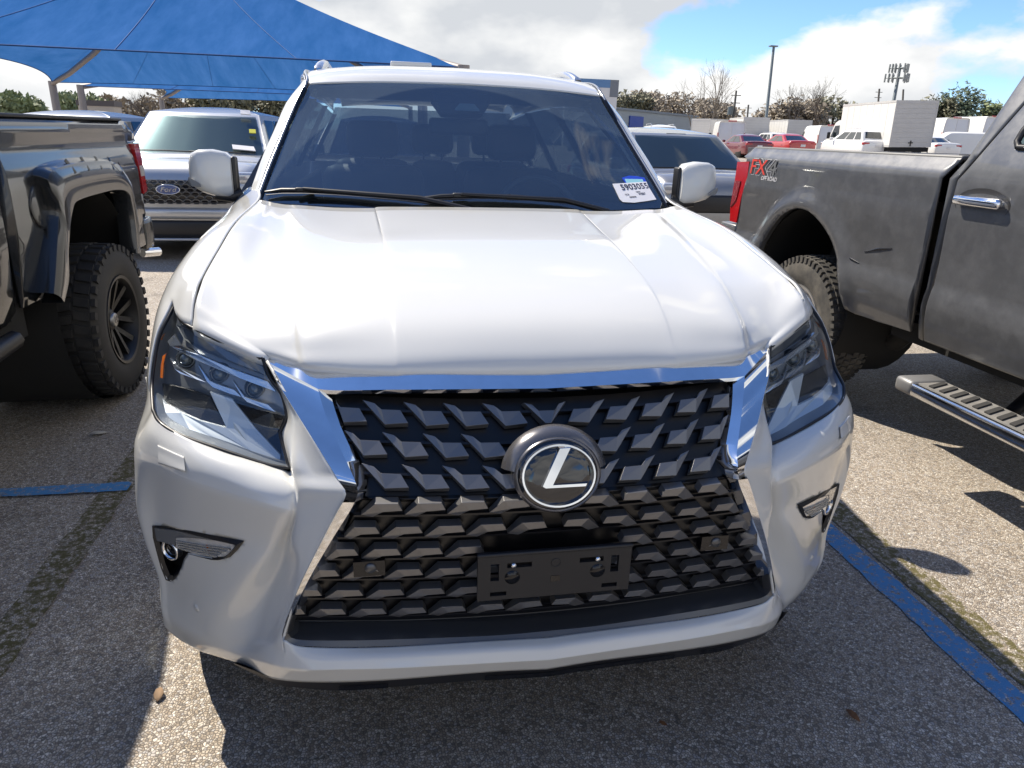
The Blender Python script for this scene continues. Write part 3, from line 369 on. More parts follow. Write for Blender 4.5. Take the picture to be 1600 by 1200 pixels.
# ---------------------------------------------------------------- wheels
def tyre_mesh(Ro, Rr, wd, n=60, lug=.012, block=None, rows=3):
    """tyre about the x axis, outer side at +x; open rim seat"""
    mb = MB(); h = wd/2
    prof = [(Rr, h-.012), (Rr+.012, h-.002), (Rr+(Ro-Rr)*.35, h+.006), (Rr+(Ro-Rr)*.62, h+.004), (Ro-.035, h-.006), (Ro-.014, h-.022), (Ro-lug, h-.045), (Ro-lug, 0), (Ro-lug, -h+.045), (Ro-.014, -h+.022), (Ro-.05, -h+.004), (Rr+.012, -h), (Rr, -h+.012)]
    mb.lathe(prof, (0, 0, 0), (1, 0, 0), n)
    nb = block or 44
    for r in range(rows):                                   # tread blocks
        xa = -h+.02+(wd-.04)*r/rows; xb = -h+.02+(wd-.04)*(r+1)/rows
        for k in range(nb):
            a0 = 2*math.pi*(k+.5*(r % 2))/nb; da = 2*math.pi/nb*.72
            def P(x, a, rad): return (x, math.sin(a)*rad, math.cos(a)*rad)
            g_ = .006; sk = da*.25*(1 if r % 2 else -1)
            b_ = [P(xa+g_, a0, Ro-lug-.002), P(xb-g_, a0+sk, Ro-lug-.002), P(xb-g_, a0+da+sk, Ro-lug-.002), P(xa+g_, a0+da, Ro-lug-.002)]
            rt_ = Ro-(.004 if r in (0, rows-1) else 0); t_ = [P(xa+g_, a0+.01, rt_), P(xb-g_, a0+sk+.01, rt_), P(xb-g_, a0+da+sk-.01, rt_), P(xa+g_, a0+da-.01, rt_)]
            mb.prism(b_, t_)
    for k in range(nb):                                     # shoulder lugs on the outer face
        a0 = 2*math.pi*k/nb; da = 2*math.pi/nb*.55
        for sgn in (1, -1):
            q = [(sgn*(h+.003), math.sin(a)*rr, math.cos(a)*rr) for a, rr in ((a0, Ro-.045), (a0+da, Ro-.045), (a0+da, Ro-.012), (a0, Ro-.012))]
            mb.prism(q, (-sgn*.02, 0, 0))
    return mb
def rim_mesh(Rr, h, nsp, deep, w0=.05, w1=.09):
    mb = MB()
    mb.lathe([(Rr+.006, h-.006), (Rr+.004, h+.002), (Rr-.012, h-.002), (Rr-.03, h-deep*.5), (Rr-.035, h-deep-.06), (Rr-.035, -h)], (0,0,0), (1,0,0), 48)
    return mb
def spoke_mesh(Rr, h, nsp, deep, w0, w1, split=False):
    mb = MB(); xh = h-deep
    mb.lathe([(.0, xh+.012), (.05, xh+.012), (.062, xh+.004), (.075, xh-.03)], (0,0,0), (1,0,0), 24)
    for k in range(nsp):
        a = 2*math.pi*k/nsp; ca, sa = math.cos(a), math.sin(a)
        def P(x, rad, t): return (x, ca*t+sa*rad, -sa*t+ca*rad)
        for sg in ((-1, 1) if split else (0,)):
            o0 = sg*w0*.55; o1 = sg*w1*.7; hw0 = w0/2*(.5 if split else 1); hw1 = w1/2*(.4 if split else 1)
            front = [P(xh+.006, .045, o0-hw0), P(xh+.006, .045, o0+hw0), P(h-.02, Rr-.015, o1+hw1), P(h-.02, Rr-.015, o1-hw1)]
            back = [P(xh-.035, .045, o0-hw0*1.2), P(xh-.035, .045, o0+hw0*1.2), P(h-.07, Rr-.015, o1+hw1*1.2), P(h-.07, Rr-.015, o1-hw1*1.2)]
            mb.prism(front, back)
    return mb
def wheel(parent, x, y, z, Ro, Rr, wd, side, mt, ms, mrim, nsp=6, deep=.05, w0=.05, w1=.09, split=False, nb=44, lug=.012, cap=None, rows=3):
    """part wheel (empty-free: the tyre carries rim and spokes as sub-parts)"""
    rot = 0 if side > 0 else math.pi
    ty = tyre_mesh(Ro, Rr, wd, 60, lug, nb, rows).build('tyre', mt, parent, sharp=35); ty.location = (x, y, z); ty.rotation_euler = (0, 0, rot)
    rm = rim_mesh(Rr, wd/2, nsp, deep).build('rim', mrim, ty, sharp=40)
    spk = spoke_mesh(Rr, wd/2, nsp, deep, w0, w1, split).build('spokes', ms, ty, sharp=40)
    dm = MB(); dm.lathe([(.02, -wd*.1), (Rr*.72, -wd*.1), (Rr*.72, -wd*.2)], (0,0,0), (1,0,0), 24); dm.build('brake_disc', mat('brake_iron', (.11, .105, .1), .5, metal=.8), ty)
    return ty
# ---------------------------------------------------------------- white SUV
suv = thing('suv', 'white luxury SUV with huge spindle grille facing the camera in the middle bay', 'suv')
D = DATA
def gpanel(name, G, m, parent=suv, sharp=28, solid=.006, flip=True, mir=True, merge=.0004):
    mb = MB(); mb.grid([[tuple(p) for p in r] for r in G], True, flip)
    if mir and abs(G[0][0][0]) < .001: mb.mirror()
    elif mir: m2 = MB(); m2.grid([[(-p[0], p[1], p[2]) for p in r] for r in G], True, not flip); m2.build(name, m, parent, sharp=sharp, solid=solid, merge=merge)
    return mb.build(name, m, parent, sharp=sharp, solid=solid, merge=merge)
# hood
HC = [
 [(0,.20,.994),(0,.225,1.03),(0,.30,1.082),(0,.44,1.128),(0,.60,1.160),(0,.80,1.190),(0,1.0,1.210),(0,1.275,1.234)],
 [(.17,.203,.996),(.17,.228,1.031),(.17,.303,1.081),(.17,.44,1.127),(.17,.60,1.159),(.17,.80,1.189),(.175,1.0,1.209),(.18,1.277,1.233)],
 [(.30,.21,.998),(.30,.237,1.03),(.305,.31,1.078),(.312,.438,1.124),(.314,.58,1.153),(.319,.79,1.186),(.328,.97,1.201),(.345,1.28,1.231)],
 [(.33,.212,.998),(.33,.24,1.029),(.333,.315,1.0772),(.338,.44,1.1215),(.342,.58,1.1495),(.347,.79,1.181),(.356,.97,1.196),(.372,1.28,1.2265)],
 [(.42,.228,1.0),(.42,.255,1.028),(.425,.32,1.072),(.435,.45,1.113),(.445,.575,1.141),(.455,.785,1.174),(.47,.98,1.196),(.50,1.285,1.226)],
 [(.502,.247,1.003),(.507,.268,1.024),(.516,.32,1.060),(.532,.45,1.107),(.546,.56,1.132),(.566,.77,1.169),(.588,.99,1.202),(.62,1.29,1.232)],
 [(.535,.275,1.004),(.54,.295,1.020),(.55,.345,1.054),(.568,.46,1.0995),(.582,.56,1.1255),(.604,.77,1.163),(.630,.99,1.194),(.66,1.29,1.233)],
 [(.598,.317,1.006),(.62,.335,1.022),(.64,.385,1.050),(.655,.48,1.094),(.665,.575,1.121),(.675,.77,1.158),(.685,.985,1.2),(.70,1.295,1.238)],
 [(.625,.314,1.008),(.70,.382,1.042),(.715,.43,1.070),(.722,.51,1.100),(.726,.585,1.124),(.727,.76,1.164),(.723,.975,1.209),(.722,1.298,1.243)],
 [(.772,.414,1.047),(.773,.435,1.068),(.775,.47,1.094),(.778,.54,1.115),(.779,.60,1.13),(.773,.75,1.167),(.763,.965,1.214),(.7445,1.30,1.247)]]
HG = [[HC[c_][r] for c_ in range(len(HC))] for r in range(8)]
lipr = [(p[0], p[1]+.012, p[2]-.018) for p in HG[0]]
HG = sgrid([lipr]+HG, 6, 5, su=(), sv=())
gpanel('hood', HG, WHITE, sharp=40)
# black filler put in for the gap's shade under the hood's front edge
gapt = [(p[0], p[1]+.02, p[2]-.012) for p in [HC[c_][0] for c_ in range(len(HC))]]
gapb = [(p[0], p[1]+.035, p[2]-.06) for p in [HC[c_][0] for c_ in range(len(HC))]]
gpanel('hood_gap_filler', sgrid([gapt, gapb], 5, 2), GLOSSBLACK, solid=0)
# fender
FE = [[(.776,.420,1.046),(.806,.455,1.051),(.832,.51,1.059),(.850,.566,1.072),(.862,.54,1.045),(.878,.51,1.010),(.886,.47,.962),(.889,.436,.91),(.892,.44,.885)],
 [(.780,.50,1.108),(.810,.53,1.098),(.840,.57,1.086),(.866,.60,1.076),(.886,.59,1.050),(.901,.575,1.01),(.912,.555,.96),(.92,.54,.915),(.925,.535,.888)],
 [(.783,.60,1.130),(.815,.63,1.122),(.848,.66,1.110),(.878,.68,1.093),(.903,.68,1.064),(.921,.67,1.02),(.932,.65,.96),(.940,.63,.90),(.944,.62,.86)],
 [(.777,.75,1.166),(.812,.77,1.158),(.848,.79,1.145),(.882,.80,1.123),(.910,.80,1.088),(.930,.80,1.035),(.942,.80,.97),(.950,.80,.90),(.953,.80,.868)],
 [(.767,.965,1.214),(.805,.98,1.203),(.845,.99,1.184),(.882,1.0,1.155),(.912,1.0,1.112),(.932,1.0,1.05),(.944,1.0,.98),(.952,1.0,.90),(.955,1.0,.872)],
 [(.749,1.30,1.247),(.79,1.31,1.236),(.835,1.32,1.216),(.875,1.32,1.186),(.908,1.32,1.14),(.928,1.32,1.07),(.940,1.32,.95),(.946,1.34,.75),(.944,1.39,.50)],
 [(.775,1.50,1.264),(.81,1.52,1.252),(.848,1.54,1.234),(.882,1.55,1.205),(.91,1.56,1.155),(.93,1.56,1.08),(.942,1.56,.95),(.946,1.56,.70),(.944,1.56,.42)],
 [(.823,1.62,1.268),(.842,1.65,1.256),(.865,1.68,1.240),(.888,1.70,1.212),(.912,1.72,1.16),(.932,1.72,1.08),(.944,1.72,.95),(.947,1.72,.70),(.944,1.72,.42)]]
gpanel('fender', sgrid(FE, 5, 5), WHITE, sharp=45)
# bumper with cut-outs for the corner lamps
BC = [list(map(tuple, r)) for r in D['bumper']]; F3 = D['flank'][3]
pre = [tuple(F3[i]) if i < 4 else tuple(2*np.array(BC[0][i])-np.array(BC[1][i])) for i in range(len(BC[0]))]
BGa = sgrid([pre]+BC, 7, 7)[7:]; BGb = sgrid([pre]+BC, 7, 7, sv=(4,))[7:]        # the same skin soft and with the character line sharp
wu = np.clip((np.arange(BGa.shape[1])/7-2.6)/1.0, 0, 1)[None, :, None]; BGc = sgrid([pre]+BC, 7, 7, sv=(10,))[7:]; wl = np.clip(1-np.arange(BGa.shape[1])/7/2.5, 0, 1)[None, :, None]; BG = BGa+wu*(BGb-BGa)+wl*(BGc-BGa)
def inside(poly, x, z):
    c_ = False; n = len(poly)
    for i in range(n):
        a, b = poly[i], poly[i-1]
        if (a[2] > z) != (b[2] > z) and x < (b[0]-a[0])*(z-a[2])/(b[2]-a[2])+a[0]: c_ = not c_
    return c_
bez = D['h_fogbez']; cx = sum(p[0] for p in bez)/len(bez); czz = sum(p[2] for p in bez)/len(bez)
hole = [(cx+(p[0]-cx)*.965, p[1], czz+(p[2]-czz)*.965) for p in bez]
mb = MB(); nv, nu = BG.shape[:2]
def bil(u, v):
    j = min(max(int(v), 0), nv-2); i = min(max(int(u), 0), nu-2); a, b = v-j, u-i
    return (BG[j, i]*(1-a)+BG[j+1, i]*a)*(1-b)+(BG[j, i+1]*(1-a)+BG[j+1, i+1]*a)*b
def inv(p):                                                    # surface parameters of the point with this x and z
    d2 = (BG[:, :, 0]-p[0])**2+(BG[:, :, 2]-p[2])**2+((BG[:, :, 1]-p[1])*.5)**2; j, i = np.unravel_index(d2.argmin(), d2.shape); u, v = float(i), float(j)
    for _ in range(12):
        q = bil(u, v); e = np.array([q[0]-p[0], q[2]-p[2]]); qu = (bil(u+.05, v)-q)/.05; qv = (bil(u, v+.05)-q)/.05
        J = np.array([[qu[0], qv[0]], [qu[2], qv[2]]]); du = np.linalg.lstsq(J, -e, rcond=None)[0]; u = min(max(u+float(np.clip(du[0], -1, 1)), 0), nu-1.001); v = min(max(v+float(np.clip(du[1], -1, 1)), 0), nv-1.001)
    return (u, v, 0)
from mathutils.geometry import delaunay_2d_cdt
hr = [tuple(p[:2]) for p in crom([inv(p) for p in hole+hole[:1]], 2)][:-1]
def in2(P, y, z):
    c_ = False
    for i in range(len(P)):
        a, b = P[i], P[i-1]
        if (a[1] > z) != (b[1] > z) and y < (b[0]-a[0])*(z-a[1])/(b[1]-a[1])+a[0]: c_ = not c_
    return c_
V2 = [Vector((i, j)) for j in range(nv) for i in range(nu) if not in2(hr, i, j)]; o = len(V2); V2 += [Vector(p) for p in hr]
rs = delaunay_2d_cdt(V2, [(o+i, o+(i+1) % len(hr)) for i in range(len(hr))], [], 0, 1e-5)
V = [tuple(bil(p[0], p[1])) for p in rs[0]]; F = [tuple(t[::-1]) for t in rs[2] if not in2(hr, sum(rs[0][k][0] for k in t)/3, sum(rs[0][k][1] for k in t)/3)]
mb.add(V, F, True)
FR = [list(map(tuple, r)) for r in D['flank']]                     # the flank beside the grille belongs to the same skin
FR = [r+[BC[0][4] if i == 4 else BC[1][4] if i == 5 else tuple(2*np.array(r[3])-np.array(r[2]))] for i, r in enumerate(FR)]
FG = sgrid(FR, 7, 7)[:29, :22]; mb.grid([[tuple(p) for p in r] for r in FG], True, True)
LG = sgrid(D['lip'], 8, 7, sv=(2,)); mb.grid([[tuple(p) for p in r] for r in LG], True, True); mb.mirror(); bumper = mb.build('front_bumper', WHITE, suv, sharp=45, merge=.0006, solid=.006)

gpanel('lower_valance', sgrid(D['val'], 6, 4, sv=(1,)), BLACK, solid=0)
for x0, x1 in ((-.47, -.36), (-.14, .33), (.40, .50)):          # slots in the valance
    def vy(x): return float(np.interp(abs(x), [p[0] for p in D['val'][1]], [.5*(p[1]+q[1]) for p, q in zip(D['val'][0], D['val'][1])]))
    def vz(x): return float(np.interp(abs(x), [p[0] for p in D['val'][1]], [.5*(p[2]+q[2]) for p, q in zip(D['val'][0], D['val'][1])]))
    mb = MB(); xs_ = np.linspace(x0, x1, 7); mb.grid([[(x, vy(x)-.006, vz(x)+.004) for x in xs_], [(x, vy(x)-.003, vz(x)-.010) for x in xs_]], False); mb.build('valance_slot', GLOSSBLACK, suv)
# washer covers, sensors
for s in (1, -1):
    mb = MB(); mb.grid([[(s*p[0], p[1], p[2]) for p in r] for r in D['h_washer']], True, s > 0); mb.build('washer_cover', WHITE, suv, sharp=40)
    q = Vector(D['h_sensor2'][0]); q.x *= s; mb = MB(); mb.lathe([(0, .0007), (.0085, .0007), (.0088, -.0006), (.0095, -.0006), (.0098, .0007), (.0105, -.002)], q, (.45*s, -.87, .1), 20); mb.build('parking_sensor', WHITE, suv)
# corner lamps
for s in (1, -1):
    fx = lambda P: [(s*p[0], p[1], p[2]) for p in P]
    back = fx([(cx+(p[0]-cx)*.9, p[1]+.05, czz+(p[2]-czz)*.9) for p in bez]); front = fx(bez)
    n = len(bez); inn = fx([(cx+(p[0]-cx)*.88, p[1]+.002, czz+(p[2]-czz)*.88) for p in bez])
    mb = MB(); V = front+inn+back; F = [(i, (i+1) % n, n+(i+1) % n, n+i) for i in range(n)]+[(n+i, n+(i+1) % n, 2*n+(i+1) % n, 2*n+i) for i in range(n)]+[tuple(range(2*n, 3*n))]
    mb.add(V, F); bz = mb.build('fog_lamp_bezel', BLACK, suv)
    L_ = fx(D['h_foglens']); mb = MB(); mb.prism(L_, (0, .012, 0)); mb.build('fog_lamp_lens', mat('fog_lens', (.80, .76, .71), .16, metal=.35, coat=1., vary=(22, .3)), bz)
    A = Vector(L_[1]); B = Vector(L_[4])
    for k in range(4):
        t = .2+.2*k; a = Vector(L_[0])*(1-t)+Vector(L_[9])*t; b = Vector(L_[4])*(1-t)+Vector(L_[7])*t
        mb = MB(); mb.tube([a+Vector((0,-.004,0)), (a+b)/2+Vector((0,-.006,0)), b+Vector((0,-.004,0))], .0022, 5); mb.build('lens_rib', SILVERP, bz)
    a, b = Vector(L_[2]), Vector(L_[7]); mb = MB(); c0 = (a+b)/2; mb.lathe([(0, .0), (.016, .002), (.02, .008)], c0+Vector((0, .0095, 0)), (0, 1, 0), 12); mb.build('bulb', AMBER, bz)
    P = fx(D['h_foglensup']); mb = MB(); mb.prism(P, (0, .01, 0)); mb.build('lamp_surround', mat('smoked_lamp_trim', (.13, .135, .14), .25, coat=1.), bz)
    q = Vector(D['h_fogring'][0]); q.x *= s; mb = MB(); ax = (.55*s, -.83, 0)
    mb.lathe([(.026, -.012), (.026, .006), (.0225, .008), (.021, .0)], q+Vector((0, .004, 0)), ax, 28); mb.build('fog_ring', CHROME, bz)
    mb = MB(); mb.lathe([(0, .004), (.012, .002), (.021, -.006)], q+Vector((0, .004, 0)), ax, 24); mb.build('fog_glass', GLOSSBLACK, bz)
# headlights
HLG = coons(D['hl_top'], D['hl_bot'], D['hl_inner'], D['hl_outer'], 34, 22)
ctr = HLG.reshape(-1, 3).mean(0)
def shrink(G, k, dy): return ctr+(G-ctr)*k+np.array([-.012, dy, -.006])
for s in (1, -1):
    fx = lambda P: [(s*p[0], p[1], p[2]) for p in P]
    mb = MB(); G = shrink(HLG, .985, .055); mb.grid([fx(r) for r in G], True, s > 0)
    rim_t = [HLG[0], G[0]]; 
    for a, b in ((HLG[0], G[0]), (HLG[-1], G[-1]), (HLG[:, 0], G[:, 0]), (HLG[:, -1], G[:, -1])): mb.grid([fx(a), fx(b)], True)
    hl = mb.build('headlight', mat('lamp_housing', (.30, .32, .34), .3, metal=.4), suv)
    mb = MB(); mb.grid([fx(r) for r in HLG], True, s > 0); mb.build('lens_cover', GLASSC, hl)
    ring = [tuple(p) for p in HLG[0]]+[tuple(p) for p in HLG[1:-1, -1]]+[tuple(p) for p in HLG[-1][::-1]]+[tuple(p) for p in HLG[1:-1, 0][::-1]]
    mb = MB(); mb.tube(fx(ring+ring[:1]), .0045, 6); mb.build('lamp_seal', BLACK, hl)
    def plate(name, P, m, th=.008, off=0.):
        P = fx(P); mb = MB(); mb.prism([(x, y+off, z) for x, y, z in P], (0, th, 0)); return mb.build(name, m, hl)
    plate('light_bar', D['h_bar'], SILVERP); plate('upper_trim', D['h_toptrim'], mat('lamp_grey_trim', (.16, .175, .19), .2, metal=.6), .004)
    for p in D['h_chev']: plate('light_chevron', p, SILVERP, .012)
    plate('lower_plate', D['h_plate'], PALE); plate('lower_plate', D['h_plate2'], PALE); plate('high_beam_panel', D['h_dark'], mat('lamp_mesh', (.035, .037, .04), .3, metal=.4, bump=(420, .8, .002)), .006)
    plate('inner_panel', D['h_dark2'], GLOSSBLACK, .006)
    plate('side_marker', D['h_amber'], AMBER, .01); plate('side_marker', D['h_amber2'], AMBER, .01)
    for p in D['h_proj']:
        q = Vector((s*p[0], p[1], p[2])); mb = MB(); mb.lathe([(0, .012), (.007, .0105), (.0125, .006), (.015, -.004)], q, (0, -1, .12), 24); pj = mb.build('projector', mat('projector_glass', (.10, .12, .13), .04, metal=.3, coat=1.), hl)
        mb = MB(); mb.lathe([(.015, -.004), (.017, .003), (.020, .001), (.026, -.014)], q, (0, -1, .12), 24); mb.build('projector_ring', mat('projector_bezel', (.10, .11, .12), .25, metal=.6), hl)
# chrome spindle
def facet(name, a, b, m, n=40, nv=2, flip=False):
    A = resample(a, n); B = resample(b, n); mb = MB(); mb.grid([[tuple(A[i]*(1-t)+B[i]*t) for i in range(n)] for t in np.linspace(0, 1, nv)], True, flip); mb.mirror(); return mb.build(name, m, suv, sharp=30, merge=.0003)
spg = suv
def chrome(rows, n, name, m=CHROME):
    Q = [resample(r, n) for r in rows]; mb = MB(); mb.grid([[tuple(p) for p in r] for r in Q], True, True)
    if min(abs(Q[1][0][0]), abs(Q[1][-1][0])) < .001: mb.mirror()
    else: m2 = MB(); m2.grid([[(-p[0], p[1], p[2]) for p in r] for r in Q], True, False); m2.build(name, m, spg, sharp=25, merge=.0003)
    return mb.build(name, m, spg, sharp=25, merge=.0003)
bt = D['ch_top']; bl = D['ch_barlow']
up = [(p[0], p[1]+.018, p[2]-.002) for p in bt]
lowb = [(p[0], p[1]+.004, p[2]-.010) for p in bl]; lowbb = [(p[0], p[1]+.05, p[2]-.014) for p in bl]
k = 4                                                         # the bar proper ends where the side arms begin
spg = chrome([up[:k], bt[:k], bl, lowb, lowbb], 40, 'spindle_frame')
# corner piece: from the bar end out to the headlight corner
A = bt[k-1:]; Bc = [bl[-1]]*1+[D['ch_out'][0]]
ct = resample(bt[k-1:], 14)
tri_low = resample([bl[-1], D['ch_ridge'][1]], 14); 
co = resample(D['ch_out'], 40); ri = resample(D['ch_ridge'], 40); ci = resample(D['ch_in'], 40)
cup = resample(up[k-1:], 14)
chrome([cup, ct, resample([bl[-1], tuple((np.array(bl[-1])+np.array(D['ch_out'][0]))/2-np.array([0,.0,.004])), D['ch_out'][0]], 14)], 14, 'corner_bar')
chrome([[(p[0]+.006, p[1]+.03, p[2]) for p in co], co, ri], 40, 'side_arm')
inn2 = [(p[0]-.004, p[1]+.045, p[2]) for p in ci]
cin = np.array(ci); chrome([ri, ci, inn2], 40, 'inner_arm')
clo, clr, cli = (resample(D[q], 30) for q in ('cl_out', 'cl_ridge', 'cl_in'))
chrome([[(p[0]+.006, p[1]+.03, p[2]) for p in clo], clo, clr], 30, 'lower_arm')
chrome([clr, cli, [(p[0]-.004, p[1]+.045, p[2]) for p in cli]], 30, 'lower_arm_return')
fo = resample(D['fr_out'], 50); fi = resample(D['fr_in'], 50)
mid = fo*.45+fi*.55+np.array([0, -.008, .002])
chrome([[(p[0], p[1]+.03, p[2]-.004) for p in fo], fo, mid, fi, [(p[0], p[1]+.05, p[2]+.004) for p in fi]], 50, 'lower_frame', DARKTRIM)
# grille: row coordinate r (1 top .. 9 bottom) -> surface point
ZR = [0, 1, 2, 3, 3.6, 4, 5, 6, 7, 8, 9, 10]; ZZ = [.953, .9015, .850, .7995, .783, .7615, .7065, .652, .5975, .541, .4845, .43]; YY = [.166, .118, .070, .0225, .006, .005, .0095, .014, .020, .030, .0415, .054]
def gsurf(x, r, dep=0.):
    c_ = .144 if r < 3.6 else .12; cz_ = .07 if r < 3.6 else .02
    y = float(np.interp(r, ZR, YY))+c_*x*x; z = float(np.interp(r, ZR, ZZ))+cz_*x*x
    ny, nz = (-.73, .68) if r < 3.6 else (-.99, -.12)
    return (x, y-ny*dep, z-nz*dep)
BR = [0, .6, 1, 2, 3, 3.6, 4, 5, 6, 7, 8, 9, 9.6]; BX = [.455, .452, .442, .418, .393, .388, .396, .430, .470, .508, .540, .558, .555]
rr = np.linspace(-.1, 10.4, 64); mb = MB()
mb.grid([[gsurf(x*(float(np.interp(r, BR, BX))+.012), r, .030) for x in np.linspace(-1, 1, 41)] for r in rr], True, True)
grille = mb.build('grille', mat('grille_black', (.006, .006, .007), .3), suv)
for r in list(np.arange(.55, 3.5, 1.0))+list(np.arange(4.4, 9.6, 1.0)):     # slat lines between the rows
    hw = float(np.interp(r, BR, BX))+.006; mb = MB()
    xs_ = np.linspace(-hw, hw, 31); mb.grid([[gsurf(x, r-.07, .022) for x in xs_], [gsurf(x, r-.05, .014) for x in xs_], [gsurf(x, r+.03, .014) for x in xs_], [gsurf(x, r+.05, .026) for x in xs_]], False, True); mb.build('grille_slat', mat('grille_slat_black', (.010, .010, .012), .28), grille)
UP = [(0, 0, 0), (.0153, .41, .001), (.0545, .41, .001), (.069, .63, .006), (.0936, .745, .011), (.048, -.05, .004)]
LO = [(0, 0, .001), (.0076, .30, 0), (.0538, .30, 0), (.0825, -.285, .010), (.0594, -.375, .010), (.0383, -.045, .001)]
def stud(x0, row, shape, s):
    P = []; w_ = []
    for dx, v, dep in shape:
        r = row-v; x = x0+dx; lim = float(np.interp(r, BR, BX))-.004; x = min(x, lim); P.append((x, r, dep))
    if P[0][0] > float(np.interp(row, BR, BX))-.012: return
    wdt = max(p[0] for p in P)-min(p[0] for p in P)
    if wdt < .014: return
    n = len(P); cxx = sum(p[0] for p in P)/n; cr_ = sum(p[1] for p in P)/n
    front = [gsurf(s*p[0], p[1], p[2]) for p in P]; base = [gsurf(s*(cxx+(p[0]-cxx)*1.0), cr_+(p[1]-cr_)*1.0, .024) for p in P]
    mb = MB(); o = n; V = front+base
    if shape is UP: faces = [(0, 1, 2, 5), (2, 3, 4, 5)]
    else: faces = [(0, 1, 2, 5), (2, 3, 4, 5)]
    faces += [(i, n+i, n+(i+1) % n, (i+1) % n) for i in range(n)]
    if s < 0: faces = [f[::-1] for f in faces]
    mb.add(V, faces); mb.build('grille_stud', GUNMETAL, grille)
for row, xs_ in ((1, (.045, .130, .214, .300, .385)), (2, (.0125, .096, .177, .261, .345)), (3, (.057, .140, .222, .304, .385))):
    for x in xs_:
        if row == 2 and x < .05 or row == 3 and x < .04: continue
        for s in (1, -1): stud(x, row, UP, s)
for row, x0 in ((4, .058), (5, .018), (6, .063), (7, .018), (8, .058), (9, .0105)):
    for k in range(8):
        x = x0+.0868*k
        if row in (6, 7, 8) and x < .10: continue
        for s in (1, -1): stud(x, row, LO, s)
# centre V of the top row
V1 = [(-.006, 1.02, 0), (.006, 1.02, 0), (.047, .27, .010), (.030, .36, .006), (.018, .60, .001), (-.018, .60, .001), (-.030, .36, .006), (-.047, .27, .010)]
fr_ = [gsurf(*p) for p in V1]; bs_ = [gsurf(p[0]*1.08, p[1]+(.03 if p[1] > .9 else -.03), .026) for p in V1]; n = 8
mb = MB(); mb.add(fr_+bs_, [(0, 1, 4, 5), (1, 2, 3, 4), (7, 0, 5, 6)]+[(i, n+i, n+(i+1) % n, (i+1) % n) for i in range(n)]); mb.build('grille_stud', GUNMETAL, grille)
for s in (1, -1):                                              # parking sensors in the grille
    P = gsurf(s*.387, 6.6, .004); mb = MB(); mb.box(-.035, .03, -.004, .02, -.02, .016, Matrix.Translation((P[0], P[1], P[2]))); hs = mb.build('sensor_bracket', GLOSSBLACK, grille)
    mb = MB(); mb.lathe([(0, .006), (.0105, .006), (.012, .003), (.012, -.004)], (P[0], P[1]-.002, P[2]), (0, -1, 0), 24); mb.build('parking_sensor', DARKTRIM, suv)
# emblem
ec = Vector(D['h_emblem'][0]); EN = Vector((0, -.96, .28)).normalized(); EU = Vector((0, .28, .96)).normalized(); EX = Vector((1, 0, 0))
def EP(x, y, h): return tuple(ec+EX*x+EU*y+EN*h)
emb = suv
def oval(name, prof, m, n=56, k=.86):
    mb = MB(); mb.grid([[EP(r*math.cos(2*math.pi*i/n), r*k*math.sin(2*math.pi*i/n), h) for i in range(n)] for r, h in prof], True, closed_u=True); return mb.build(name, m, emb, sharp=40)
emb = oval('emblem', [(.092, -.03), (.093, .004), (.088, .010), (.084, .008)], mat('emblem_gunmetal', (.17, .165, .17), .25, metal=.7))
oval('emblem_plate', [(.085, .008), (.080, .0125), (.05, .017), (.0005, .019)], mat('emblem_glass', (.004, .005, .009), .03, coat=1.))
n = 48; mb = MB()
def ring_r(t): return .0725, .0555
G = []
for i in range(n):
    t = 2*math.pi*i/n; wd = .0075 if not (R(15) < t < R(60)) else .006
    row = []
    for (dr, h) in ((-wd/2, .0135), (-wd*.25, .0195), (wd*.25, .0195), (wd/2, .0125)): row.append(EP((.0755+dr)*math.cos(t), (.0635+dr)*math.sin(t), h))
    G.append(row)
mb.grid(G+[G[0]], True, True); mb.build('emblem_ring', CHROME, emb, sharp=50)
Lp = [(-.0015, .061), (.030, .0615), (-.008, -.0135), (.064, -.0135), (.057, -.0275), (-.031, -.0275), (-.041, -.021), (-.038, -.014)]
def inset(P, d):
    n_ = len(P); out_ = []
    for i in range(n_):
        a, b, c_ = (Vector((*P[k_ % n_], 0)) for k_ in (i-1, i, i+1)); e1 = (b-a).normalized(); e2 = (c_-b).normalized(); n1_ = Vector((e1.y, -e1.x, 0)); n2_ = Vector((e2.y, -e2.x, 0)); m_ = (n1_+n2_); m_ = m_/max(.35, m_.length_squared/2); q_ = b+m_*d*(1 if 1 else 0); out_.append((q_.x, q_.y))
    return out_
mb = MB(); f_ = [EP(x, y, .0235) for x, y in inset(Lp, .0042)]; b_ = [EP(x, y, .012) for x, y in Lp]; mb.prism(f_, b_); mb.build('emblem_letter', CHROME, emb, sharp=30)
# grey cap above the emblem
mb = MB(); n = 21
G = [[EP((.094+e)*math.cos(t), (.0815+e*1.0)*math.sin(t)*1.0, h) for t in np.linspace(R(8), R(172), n)] for e, h in ((-.004, .006), (.004, .004), (.016, -.012), (.020, -.03))]
mb.grid(G, True, True); mb.build('emblem_cap', mat('emblem_gunmetal'), emb, sharp=50)
